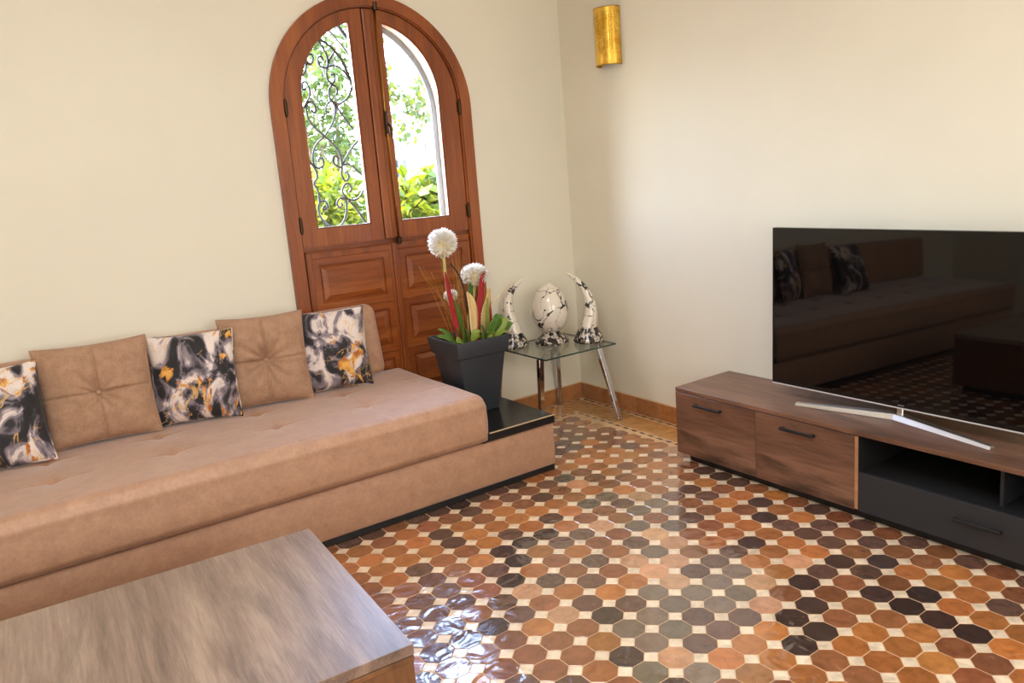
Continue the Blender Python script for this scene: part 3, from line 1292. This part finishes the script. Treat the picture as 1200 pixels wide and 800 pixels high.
def cushion_mesh(w, h, t, seed, tuft, mat, cname):
    n = 92
    bm = new()
    rows = {}
    for side in (-1, 1):
        for i in range(n + 1):
            for j in range(n + 1):
                u, v = -1 + 2 * i / n, -1 + 2 * j / n
                # ease toward the rim so the seam is crisp
                u, v = math.sin(u * PI / 2) * .35 + u * .65, math.sin(v * PI / 2) * .35 + v * .65
                edge = i in (0, n) or j in (0, n)
                if edge and side == 1:
                    rows[(1, i, j)] = rows[(-1, i, j)]
                    continue
                x = u * w / 2 * (1 - .055 * (1 - v * v) * abs(u))
                z = h / 2 + v * h / 2 * (1 - .055 * (1 - u * u) * abs(v))
                f = max(0, (1 - abs(u) ** 2.6)) * max(0, (1 - abs(v) ** 2.6))
                y = t / 2 * f ** .55
                wr = noise.noise(Vector((u * 2.2 + seed, v * 2.2, side))) * .007 + noise.noise(Vector((u * 6 + seed, v * 3, side * 3))) * .0025
                y += wr * f ** .3
                if side == -1 and tuft:
                    r2 = (u * w / 2) ** 2 + (v * h / 2) ** 2
                    ang = math.atan2(v, u)
                    y -= tuft * math.exp(-r2 / .0028) + tuft * .35 * math.exp(-r2 / .014) + .010 * math.exp(-r2 / .016) * (1 - math.exp(-r2 / .0012)) * math.sin(ang * 11 + seed) * (tuft / .045)
                    y -= .016 * (math.exp(-(u * w / 2 / .0065) ** 2) + math.exp(-(v * h / 2 / .0065) ** 2)) * f ** .3
                rows[(side, i, j)] = bm.verts.new((x, side * y if not edge else wr * .3, z))
    for side in (-1, 1):
        for i in range(n):
            for j in range(n):
                q = (rows[(side, i, j)], rows[(side, i + 1, j)], rows[(side, i + 1, j + 1)], rows[(side, i, j + 1)])
                bm.faces.new(q if side == -1 else q[::-1])
    # piped seam round the rim
    loop = [(i, 0) for i in range(n)] + [(n, j) for j in range(n)] + [(i, n) for i in range(n, 0, -1)] + [(0, j) for j in range(n, 0, -1)]
    rim = [rows[(-1, i, j)].co.copy() for i, j in loop]
    return bm, rim


def cushion(name, label, bl, br, tc, h, t, seed, kind, group):
    bl, br, tc = Vector(bl), Vector(br), Vector(tc)
    bc = (bl + br) / 2
    X = (br - bl)
    w = X.length
    X.normalize()
    Zv = (tc - bc)
    Zv = (Zv - X * Zv.dot(X)).normalized()
    Yv = Zv.cross(X)
    M4 = Matrix((X, Yv, Zv)).transposed()
    o = thing(name, label, 'cushion', bc, M4.to_euler(), group)
    mat = FLORAL if kind == 'floral' else CUSH
    bm, rim = cushion_mesh(w, h, t, seed, .045 if kind == 'deep' else (.028 if kind == 'taupe' else 0), mat, name)
    c = obj('cover', bm, mat, o, smooth=True)
    bm = new()
    tube(bm, rim + [rim[0]], .0035, 6, cap=False)
    obj('piping', bm, mat, c, smooth=True)
    if kind != 'floral':
        bm = new()
        lathe(bm, [(0, .0), (.010, .002), (.013, .006), (.010, .010), (0, .011)], 0, 0, 12)
        bmesh.ops.rotate(bm, verts=bm.verts[:], cent=(0, 0, 0), matrix=Matrix.Rotation(PI / 2, 3, 'X'))
        bmesh.ops.translate(bm, verts=bm.verts[:], vec=(0, -t / 2 + (.061 if kind == 'deep' else .038) + .011, h / 2))
        obj('button', bm, mat, c, smooth=True)
    return o


ZS = .535
G1, G2 = 'cushions along the sofa back', None
cushion('cushion', 'black white and gold marbled cushion cut by the left edge of the photo', (-3.735, -.36, ZS), (-3.312, -.345, ZS), (-3.49, -.19, .985), .46, .15, 1.3, 'floral', G1)
cushion('cushion', 'taupe suede cushion with a shallow centre tuft between two marbled cushions', (-3.335, -.225, ZS), (-2.855, -.262, ZS), (-3.11, -.15, 1.012), .48, .165, 2.1, 'taupe', G1)
cushion('cushion', 'black white and gold marbled cushion between the two taupe cushions', (-2.87, -.205, ZS), (-2.487, -.335, ZS), (-2.66, -.175, .985), .455, .155, 3.7, 'floral', G1)
cushion('cushion', 'taupe suede cushion with deep radiating centre tuft', (-2.52, -.205, ZS), (-2.10, -.305, ZS), (-2.34, -.165, 1.017), .485, .16, 4.4, 'deep', G1)
cushion('cushion', 'black white and gold marbled cushion at the right end of the sofa back', (-2.13, -.205, ZS), (-1.742, -.285, ZS), (-1.915, -.18, .98), .45, .155, 5.2, 'floral', G1)

# ------------------------------------------------------------------ planter with dried and silk flowers
PX, PY, PZ0, PZ1 = -1.256, -.575, .3275, .765
PLANT = thing('flower_planter', 'square anthracite planter with white pompom flowers on the black shelf', 'planter', (PX, PY, PZ0))
bm = new()


def sqring(h, z):
    return [bm.verts.new((PX + sx * h, PY + sy * h, z)) for sx, sy in ((-1, -1), (1, -1), (1, 1), (-1, 1))]


prof_p = [(.100, PZ0), (.108, PZ0 + .004), (.150, PZ1 - .098), (.162, PZ1 - .092), (.176, PZ1 - .006), (.173, PZ1), (.163, PZ1), (.159, PZ1 - .006), (.150, PZ1 - .06)]
R = [sqring(h, z) for h, z in prof_p]
for a, b in zip(R[:-1], R[1:]):
    for i in range(4):
        bm.faces.new((a[i], a[(i + 1) % 4], b[(i + 1) % 4], b[i]))
bm.faces.new(R[0][::-1])
es = [e for e in bm.edges if abs((e.verts[0].co - e.verts[1].co).z) > .03]
bmesh.ops.bevel(bm, geom=es, offset=.008, segments=3, affect='EDGES', profile=.5)
obj('pot', bm, POT, PLANT, smooth=30)
bm = new()
box(bm, PX - .142, PX + .142, PY - .142, PY + .142, PZ1 - .075, PZ1 - .045)
SOIL = plain('dark potting soil', (48, 36, 28), .95)
obj('soil', bm, SOIL, PLANT)
ZT = PZ1 - .05
PETAL = mat_leaf('white silk petal', (238, 234, 226), (252, 250, 246), .3)
CREAMC = plain('cream flower heart', (238, 222, 172), .8)
STEMM = plain('pale green stem', (196, 196, 120), .5)


def pompom(c, r, base, seed, squash=1.0):
    rng = random.Random(seed)
    c = Vector(c)
    bm = new()
    n = 420
    for i in range(n):
        z = 1 - 2 * (i + .5) / n
        a = i * 2.39996
        q = math.sqrt(1 - z * z)
        d = Vector((q * math.cos(a), q * math.sin(a), z)) + Vector((rng.gauss(0, .05), rng.gauss(0, .05), rng.gauss(0, .05)))
        d.normalize()
        sd = d.cross(Vector((rng.uniform(-1, 1), rng.uniform(-1, 1), rng.uniform(-1, 1)))).normalized()
        L = r * rng.uniform(.92, 1.06)
        wv = r * .07
        pt = lambda t, s: bm.verts.new(c + Vector((d.x, d.y, d.z * squash)) * (L * t) + sd * s)
        a0, b0 = pt(.3, -wv * .4), pt(.3, wv * .4)
        a1, b1 = pt(.88, -wv * 1.25), pt(.88, wv * 1.25)
        tp = pt(1.0, 0)
        bm.faces.new((a0, b0, b1, a1))
        bm.faces.new((a1, b1, tp))
    fl = obj('pompom_flower', bm, PETAL, PLANT)
    bm = new()
    bmesh.ops.create_icosphere(bm, subdivisions=3, radius=r * .62, matrix=Matrix.Translation(c + Vector((0, 0, -.02 * squash))))
    obj('flower_heart', bm, CREAMC, fl, smooth=True)
    bm = new()
    mid = (Vector(base) + c) / 2 + Vector((rng.uniform(-.02, .02), 0, 0))
    tube(bm, smoothpath([base, mid, c + Vector((0, 0, -r * .5))], 6), .0085, 8)
    obj('stem', bm, STEMM, fl, smooth=True)


pompom((-1.365, -.575, 1.312), .086, (-1.315, -.575, ZT), 1)
pompom((-1.178, -.575, 1.110), .084, (-1.195, -.57, ZT), 2, .82)
pompom((-1.318, -.53, 1.005), .045, (-1.29, -.55, ZT), 3, .8)

RED = mat_wood('crimson dried blade', (132, 22, 32), (168, 34, 42), (190, 58, 58), 'z', 3, .6)
CREAMB = mat_wood('bleached palm blade', (196, 158, 98), (222, 190, 132), (238, 214, 164), 'z', 3, .6)
GRN = mat_leaf('glossy green leaf', (40, 78, 30), (92, 132, 52), .15)
GRNL = mat_leaf('light green leaf', (86, 128, 44), (150, 170, 72), .2)
GOLD = plain('golden dried grass', (168, 120, 44), .6)
BLKST = plain('black twig', (40, 32, 26), .6)


def blade(name, mat, spine, widths, nrm=(.35, -1, 0), cup=.25, parent=PLANT, thick=.0025):
    """a leaf or dried blade: ribbon along a spine, cupped across"""
    P = smoothpath(spine, 5)
    n = len(P)
    nrm = Vector(nrm).normalized()
    bm = new()
    rows = []
    for i, p in enumerate(P):
        t = (P[min(i + 1, n - 1)] - P[max(i - 1, 0)]).normalized()
        sd = t.cross(nrm)
        sd.normalize()
        f = i / (n - 1) * (len(widths) - 1)
        k = min(int(f), len(widths) - 2)
        w = widths[k] + (widths[k + 1] - widths[k]) * (f - k)
        nn = sd.cross(t)
        fr = [bm.verts.new(p + sd * w * s + nn * (abs(s) * cup * w)) for s in (-1, -.5, 0, .5, 1)]
        bk = [bm.verts.new(p + sd * w * s + nn * (abs(s) * cup * w - thick)) for s in (-1, -.5, 0, .5, 1)]
        rows.append((fr, bk))
    for (f0, b0), (f1, b1) in zip(rows[:-1], rows[1:]):
        for s in range(4):
            bm.faces.new((f0[s], f0[s + 1], f1[s + 1], f1[s]))
            bm.faces.new((b0[s + 1], b0[s], b1[s], b1[s + 1]))
        bm.faces.new((f0[0], f1[0], b1[0], b0[0]))
        bm.faces.new((f0[4], b0[4], b1[4], f1[4]))
    for fr, bk in (rows[0], rows[-1]):
        for s in range(4):
            bm.faces.new((fr[s], bk[s], bk[s + 1], fr[s + 1]))
    return obj(name, bm, mat, parent, smooth=True)


blade('red_blade', RED, [(-1.345, -.64, ZT), (-1.37, -.635, .90), (-1.385, -.63, 1.04), (-1.393, -.625, 1.155)], [.014, .022, .020, .016, .005])
blade('red_blade', RED, [(-1.235, -.66, ZT), (-1.235, -.655, .87), (-1.195, -.65, 1.0), (-1.175, -.645, 1.09), (-1.14, -.64, 1.132)], [.022, .024, .023, .019, .004])
blade('red_blade', RED, [(-1.10, -.56, ZT), (-1.085, -.555, .85), (-1.075, -.55, 1.01)], [.014, .016, .004])
blade('cream_blade', CREAMB, [(-1.29, -.70, ZT + .03), (-1.285, -.695, .86), (-1.282, -.69, .96), (-1.30, -.685, 1.035)], [.010, .034, .037, .030, .004])
blade('cream_blade', CREAMB, [(-1.19, -.62, ZT), (-1.165, -.615, .87), (-1.13, -.61, .95), (-1.105, -.605, 1.02)], [.014, .026, .028, .020, .012])
blade('cream_blade', CREAMB, [(-1.26, -.60, ZT), (-1.245, -.595, .88), (-1.235, -.59, .985)], [.016, .026, .006])
blade('long_leaf', GRN, [(-1.30, -.62, ZT), (-1.325, -.615, .85), (-1.345, -.61, .95), (-1.37, -.605, 1.0)], [.012, .034, .028, .004])
blade('long_leaf', GRN, [(-1.25, -.60, ZT), (-1.235, -.595, .92), (-1.222, -.59, 1.05), (-1.185, -.60, 1.14)], [.010, .022, .020, .003])
blade('long_leaf', GRNL, [(-1.16, -.63, ZT), (-1.145, -.625, .85), (-1.13, -.62, .97)], [.010, .016, .004])
blade('long_leaf', GRN, [(-1.21, -.56, ZT), (-1.20, -.56, .86), (-1.21, -.56, .96)], [.012, .03, .004])
bm = new()
tube(bm, smoothpath([(-1.29, -.66, ZT), (-1.285, -.655, .9), (-1.31, -.65, 1.1), (-1.365, -.645, 1.2)], 5), .0045, 7)
obj('twig', bm, BLKST, PLANT, smooth=True)
rng = random.Random(21)
for tip, n_ in (((-1.52, -.6, 1.222), 4), ((-1.44, -.6, 1.19), 3), ((-1.41, -.6, 1.225), 3), ((-1.30, -.56, 1.24), 4), ((-1.255, -.56, 1.25), 4), ((-.90, -.53, 1.035), 2), ((-.985, -.54, .98), 2)):
    for _ in range(n_):
        tt = Vector(tip) + Vector((rng.uniform(-.02, .02), rng.uniform(-.02, .02), rng.uniform(-.06, .01)))
        b0 = Vector((PX - .05 + rng.uniform(-.05, .05), PY - .03 + rng.uniform(-.04, .04), ZT))
        mid = b0.lerp(tt, .5) + Vector((0, 0, .03))
        bm = new()
        tube(bm, smoothpath([b0, mid, tt], 6), [.0022 - .00012 * i for i in range(13)], 5)
        obj('grass_blade', bm, GOLD if tip[0] < -1.0 else CREAMB, PLANT, smooth=True)


def bushy_leaf(c, d, L, w, mat):
    c, d = Vector(c), Vector(d).normalized()
    blade('leaf', mat, [c, c + d * L * .35 + V(0, 0, .012), c + d * L * .7 + V(0, 0, .012), c + d * L], [.003, w * .8, w, w * .6, .002], nrm=(.3, -.7, .75), cup=.2, thick=.0015)


for c, d, L, w, mt in [((-1.38, -.68, ZT + .03), (-1, -.1, .55), .16, .022, GRN), ((-1.39, -.66, ZT + .05), (-1, .1, .9), .13, .02, GRN), ((-1.40, -.64, ZT + .04), (-.9, -.2, 1.2), .10, .02, GRNL),
                       ((-1.36, -.70, ZT + .03), (-.7, -.5, .35), .09, .03, GRNL), ((-1.33, -.70, ZT + .04), (-.3, -.4, .9), .09, .028, GRN), ((-1.31, -.70, ZT + .03), (.5, -.4, .8), .09, .028, GRNL),
                       ((-1.22, -.70, ZT + .03), (-.4, -.3, 1), .11, .03, GRN), ((-1.18, -.69, ZT + .04), (.4, -.3, 1.1), .12, .032, GRN), ((-1.14, -.68, ZT + .04), (.9, -.2, .9), .13, .03, GRNL),
                       ((-1.12, -.67, ZT + .04), (1, 0, .45), .13, .032, GRN), ((-1.12, -.65, ZT + .05), (.8, .1, 1.2), .12, .028, GRN), ((-1.20, -.68, ZT + .03), (.2, -.6, .45), .08, .03, GRNL),
                       ((-1.15, -.67, ZT + .03), (.7, -.5, .3), .09, .028, GRNL), ((-1.37, -.66, ZT + .05), (-.2, -.4, 1), .09, .022, GRN), ((-1.25, -.70, ZT + .03), (-.2, -.6, .8), .075, .022, GRN), ((-1.10, -.60, ZT + .05), (.7, .2, 1.3), .11, .022, GRN), ((-1.13, -.68, ZT + .05), (.3, -.4, 1.2), .10, .022, GRN), ((-1.34, -.69, ZT + .03), (-.9, -.4, .15), .08, .022, GRN), ((-1.27, -.64, ZT + .04), (.2, -.2, 1), .13, .03, GRN)]:
    bushy_leaf(c, d, L, w, mt)

# ------------------------------------------------------------------ glass side table with chrome legs
TX0, TX1, TY0, TY1, TZ = -.738, -.163, -.602, -.042, .52
SIDE = thing('side_table', 'square glass side table with splayed chrome legs in the corner', 'table', (-.45, -.32, 0))
bm = new()
box(bm, TX0, TX1, TY0, TY1, TZ - .008, TZ)
gt = obj('glass_top', bm, TABGLASS, SIDE)
bm = new()
e_ = .0012
ring_o = [(TX0 - e_, TY0 - e_), (TX1 + e_, TY0 - e_), (TX1 + e_, TY1 + e_), (TX0 - e_, TY1 + e_)]
for i in range(4):
    p, q = ring_o[i], ring_o[(i + 1) % 4]
    box(bm, min(p[0], q[0]) - .0008, max(p[0], q[0]) + .0008, min(p[1], q[1]) - .0008, max(p[1], q[1]) + .0008, TZ - .009, TZ + .0004)
obj('glass_edge', bm, GLASSEDGE, gt)
for tx, ty, fx, fy in ((-.715, -.51, -.735, -.50), (-.26, -.537, -.178, -.62), (-.27, -.08, -.235, -.035), (-.722, -.06, -.775, -.035)):
    top, foot = Vector((tx, ty, TZ - .012)), Vector((fx, fy, .002))
    bm = new()
    rows = []
    for t, h in ((0, .019), (1, .014)):
        c = top.lerp(foot, t)
        rows.append([bm.verts.new(c + V(a * h, b * h, 0)) for a, b in ((-1, -1), (1, -1), (1, 1), (-1, 1))])
    for i in range(4):
        bm.faces.new((rows[0][i], rows[0][(i + 1) % 4], rows[1][(i + 1) % 4], rows[1][i]))
    bm.faces.new(rows[0])
    bm.faces.new(rows[1])
    bmesh.ops.bevel(bm, geom=bm.edges[:], offset=.004, segments=2, affect='EDGES')
    lg = obj('leg', bm, CHROME, SIDE, smooth=40)
    bm = new()
    lathe(bm, [(0, TZ - .0085), (.021, TZ - .0085), (.021, TZ - .0125), (0, TZ - .0125)], top.x, top.y, 20)
    obj('mounting_disc', bm, CHROME, lg, smooth=40)

# ------------------------------------------------------------------ stone ornaments
EX, EY = -.405, -.225
EGG = thing('stone_egg', 'white stone egg with black veins on a dark foot, middle of the glass table', 'ornament', (EX, EY, TZ))
bm = new()
pr_ = []
for i in range(33):
    a = -PI / 2 + PI * i / 32
    z = math.sin(a)
    r = math.cos(a) * (.122 - .014 * z)
    pr_.append((max(r, 0), TZ + .235 + z * .170))
pr_[0] = (0, pr_[0][1])
pr_[-1] = (0, pr_[-1][1])
lathe(bm, pr_, EX, EY, 48)
obj('egg', bm, MARBLE, EGG, smooth=True)
bm = new()
lathe(bm, [(0, TZ + .001), (.116, TZ + .001), (.118, TZ + .012), (.102, TZ + .035), (.064, TZ + .062), (.055, TZ + .072), (.055, TZ + .084), (.062, TZ + .09), (.058, TZ + .094), (0, TZ + .082)], EX, EY, 40)
obj('foot', bm, MARBLED, EGG, smooth=40)


def tusk(base, spine, label):
    t = thing('stone_tusk', label, 'ornament', base, group='stone tusks on the glass table')
    bx_, by_, bz_ = base
    bm = new()
    lathe(bm, [(0, bz_ + .001), (.100, bz_ + .001), (.105, bz_ + .012), (.094, bz_ + .04), (.070, bz_ + .08), (.062, bz_ + .098), (0, bz_ + .10)], bx_, by_, 32)
    obj('foot', bm, MARBLED, t, smooth=40)
    P = smoothpath(spine, 6)
    n = len(P)
    bm = new()
    tube(bm, P, [.060 * (1 - (i / (n - 1)) ** .9 * .86) for i in range(n)], 20)
    obj('tusk', bm, MARBLET, t, smooth=40)


def tl(base, pts):
    # the tusks bend within the plane facing the room, along (0.79,-0.61)
    return [Vector((base[0] + s * .79, base[1] - s * .61, base[2] + z)) for s, z in pts]


b = (-.600, -.085, TZ)
b = (-.640, -.104, TZ)
tusk(b, tl(b, [(.012, .085), (-.005, .17), (-.02, .26), (-.007, .34), (.035, .405), (.09, .452)]), 'white stone tusk with black veins beside the planter, tip leaning right')
b = (-.228, -.405, TZ)
tusk(b, tl(b, [(-.002, .085), (.022, .17), (.022, .26), (-.005, .345), (-.055, .42), (-.118, .47)]), 'white stone tusk with black veins nearest the room corner, tip leaning left')

# ------------------------------------------------------------------ brass wall light
SCON = thing('wall_sconce', 'half round pierced brass wall sconce near the room corner', 'lamp', (0, -.525, 2.47))
bm = new()
ns = 28
cy_, rr_ = -.525, .100
for sgn in (1,):
    rows = []
    for z in [2.295 + .345 * k / 24 for k in range(25)]:
        o_ = [bm.verts.new((-rr_ * math.sin(PI * i / ns) - .001, cy_ + rr_ * math.cos(PI * i / ns), z)) for i in range(ns + 1)]
        i_ = [bm.verts.new((-(rr_ - .003) * math.sin(PI * i / ns) - .001, cy_ + (rr_ - .003) * math.cos(PI * i / ns), z)) for i in range(ns + 1)]
        rows.append((o_, i_))
    for (o0, i0), (o1, i1) in zip(rows[:-1], rows[1:]):
        for k in range(ns):
            bm.faces.new((o0[k], o0[k + 1], o1[k + 1], o1[k]))
            bm.faces.new((i0[k + 1], i0[k], i1[k], i1[k + 1]))
    for o_, i_ in (rows[0], rows[-1]):
        for k in range(ns):
            bm.faces.new((o_[k], i_[k], i_[k + 1], o_[k + 1]))
obj('shade', bm, BRASS, SCON, smooth=40)
for z in (2.297, 2.638):
    bm = new()
    tube(bm, [(-(rr_ + .0) * math.sin(PI * i / ns) - .001, cy_ + (rr_ + .0) * math.cos(PI * i / ns), z) for i in range(ns + 1)], .003, 6)
    obj('rim', bm, plain('brass rim', (190, 146, 60), .28, 1.0), SCON, smooth=True)
bm = new()
box(bm, -.012, -.0005, cy_ - .03, cy_ + .03, 2.42, 2.52, .002)
obj('back_plate', bm, plain('brass plate', (170, 128, 52), .35, 1.0), SCON)
bm = new()
lathe(bm, [(0, 2.44), (.018, 2.44), (.018, 2.49), (.03, 2.52), (.03, 2.55), (.018, 2.575), (0, 2.58)], -.045, cy_, 16)
obj('bulb', bm, plain('opal bulb', (240, 236, 226), .3), SCON, smooth=True)

# ------------------------------------------------------------------ low TV cabinet
CX0, CY0, CY1 = -.456, -1.434, -3.72
CAB = thing('tv_cabinet', 'long low brown oak TV cabinet with black centre section', 'cabinet', (-.23, -2.57, 0))
CZ, CT = .433, .410
bm = new()
box(bm, CX0, -.004, CY1, CY0, CT, CZ, .0015)
obj('top_panel', bm, CABWOOD, CAB)
for y0, y1 in ((CY0 - .018, CY0), (CY1, CY1 + .018)):
    bm = new()
    box(bm, CX0 + .02, -.004, y0, y1, .045, CT - .0005, .001)
    obj('side_panel', bm, CABWOOD, CAB)
bm = new()
box(bm, CX0 + .02, -.004, CY1 + .0185, CY0 - .0185, .046, .064)
obj('bottom_panel', bm, CHAR, CAB)
bm = new()
box(bm, -.018, -.006, CY1 + .0185, CY0 - .0185, .0645, CT - .001)
obj('back_panel', bm, NICHE, CAB)
bm = new()
box(bm, CX0 + .05, -.03, CY1 + .05, CY0 - .05, .0005, .0455)
obj('plinth', bm, BLACK, CAB)


def handle(parent, yc, z, L=.19, x=CX0, mat=BLACK):
    bm = new()
    box(bm, x - .026, x - .016, yc - L / 2, yc + L / 2, z - .004, z + .010, .0015)
    for s in (-1, 1):
        box(bm, x - .018, x + .0005, yc + s * (L / 2 - .008) - .006, yc + s * (L / 2 - .008) + .006, z - .004, z + .008)
    obj('handle', bm, mat, parent)


for k, (y1, y0) in enumerate(((-1.9905, CY0), (-2.553, -1.9935))):
    bm = new()
    box(bm, CX0 + .001, CX0 + .0195, y1, y0, .052, CT - .004, .001)
    d = obj('drawer_front', bm, CABWOOD, CAB)
    handle(d, (-1.678, -2.253)[k], .355)
# partition panels and the black middle section
for y in (-2.5545, CY1 + .037):
    bm = new()
    box(bm, CX0 + .0015, -.019, y - .018, y, .0645, CT - .0005)
    o = obj('partition', bm, [NICHE], CAB)
bm = new()
box(bm, CX0 + .0005, CX0 + .0015, -2.572, -2.5545, .058, CT - .004)
obj('partition_edge', bm, CABEDGE, CAB)
bm = new()
box(bm, CX0 + .02, -.019, CY1 + .0375, -2.573, .225, .238)
obj('niche_shelf', bm, NICHE, CAB)
bm = new()
box(bm, CX0 + .06, -.019, -3.172, -3.158, .2385, CT - .0005)
obj('niche_divider', bm, plain('grey divider', (34, 35, 38), .5), CAB)
bm = new()
box(bm, CX0 + .001, CX0 + .0195, CY1 + .038, -2.574, .052, .238, .001)
d = obj('drawer_front', bm, CHAR, CAB, label='matt charcoal drawer front')
handle(d, -3.105, .158)

# ------------------------------------------------------------------ television
TVX, TVY0, TVY1, TVZ0, TVZ1 = -.252, -1.946, -3.37, .508, 1.309
TV = thing('television', 'large flat black television on silver feet on the low cabinet', 'television', (-.24, -2.62, CZ))
TVROOT = TV
bm = new()
box(bm, TVX + .004, TVX + .03, TVY1, TVY0, TVZ0 + .004, TVZ1, .002)
box(bm, TVX + .028, TVX + .055, TVY1 + .2, TVY0 - .2, TVZ0 + .05, TVZ1 - .25, .01)
obj('housing', bm, SCREENB, TV)
bm = new()
box(bm, TVX + .0005, TVX + .004, TVY1 + .006, TVY0 - .006, TVZ0 + .022, TVZ1 - .006)
obj('screen', bm, SCREEN, TV)
bm = new()
box(bm, TVX - .001, TVX + .006, TVY1, TVY0, TVZ0 + .003, TVZ0 + .022)
box(bm, TVX - .001, TVX + .006, TVY1, TVY0, TVZ1 - .006, TVZ1)
box(bm, TVX - .001, TVX + .006, TVY0 - .006, TVY0, TVZ0 + .022, TVZ1 - .006)
box(bm, TVX - .001, TVX + .006, TVY1, TVY1 + .006, TVZ0 + .022, TVZ1 - .006)
obj('bezel', bm, SCREENB, TV)
bm = new()
box(bm, TVX - .003, TVX + .012, TVY1, TVY0, TVZ0 - .003, TVZ0 + .0025)
obj('silver_trim', bm, plain('satin silver paint', (214, 212, 210), .3, .15), TV)
bm = new()
for k in range(7):
    yl = -2.642 - k * .0042
    box(bm, TVX - .0018, TVX - .0008, yl - .003, yl, TVZ0 + .010, TVZ0 + .0145)
obj('badge', bm, plain('pale badge print', (140, 140, 142), .5), TV)
# boomerang stand
for tip in ((-.308, -2.133), (-.312, -3.085)):
    bm = new()
    a = Vector((-.19, -2.60, CZ + .001))
    t = Vector((*tip, CZ + .001))
    dv = (t - a).normalized()
    sd = Vector((-dv.y, dv.x, 0))
    h0, h1, w0, w1 = .026, .014, .036, .018
    rows = []
    for c, w, h in ((a, w0, h0), (t, w1, h1)):
        rows.append([bm.verts.new(c + sd * s * w + V(0, 0, zz)) for s, zz in ((-1, 0), (1, 0), (.7, h), (-.7, h))])
    for i in range(4):
        bm.faces.new((rows[0][i], rows[0][(i + 1) % 4], rows[1][(i + 1) % 4], rows[1][i]))
    bm.faces.new(rows[0])
    bm.faces.new(rows[1])
    bmesh.ops.bevel(bm, geom=bm.edges[:], offset=.002, segments=2, affect='EDGES')
    obj('foot', bm, SILVER, TV)
bm = new()
box(bm, -.20, -.185, -2.635, -2.605, CZ + .012, .56, .003)
obj('neck', bm, SILVER, TV)

# ------------------------------------------------------------------ coffee table in the foreground
CTB = thing('coffee_table', 'low grey brown wood coffee table in front of the sofa', 'table', (-2.677, -2.176, 0), (0, 0, math.radians(-3.2)))
LT, WT, HT = 1.35, .952, .424
bm = new()
box(bm, -LT, 0, -WT / 2, WT / 2, HT - .032, HT, .0015)
obj('top', bm, TABWOOD, CTB)
bm = new()
box(bm, -LT + .004, -.004, -WT / 2 + .004, WT / 2 - .004, HT - .0345, HT - .0325)
obj('shadow_gap', bm, BLACK, CTB)
bm = new()
box(bm, -LT + .001, -.001, -WT / 2 + .001, WT / 2 - .001, HT - .052, HT - .035, .002)
obj('apron', bm, TABSIDE, CTB)
for y0, y1 in ((-WT / 2 + .004, -WT / 2 + .022), (WT / 2 - .022, WT / 2 - .004)):
    bm = new()
    box(bm, -LT + .003, -.003, y0, y1, .05, HT - .0525, .001)
    obj('side_panel', bm, TABSIDE, CTB)
for x0, x1 in ((-.021, -.003), (-LT + .003, -LT + .021)):
    bm = new()
    box(bm, x0, x1, -WT / 2 + .0225, WT / 2 - .0225, .05, HT - .0525, .001)
    obj('end_panel', bm, TABSIDE, CTB)
bm = new()
box(bm, -LT + .06, -.06, -WT / 2 + .06, WT / 2 - .06, .0005, .06)
obj('plinth', bm, BLACK, CTB)
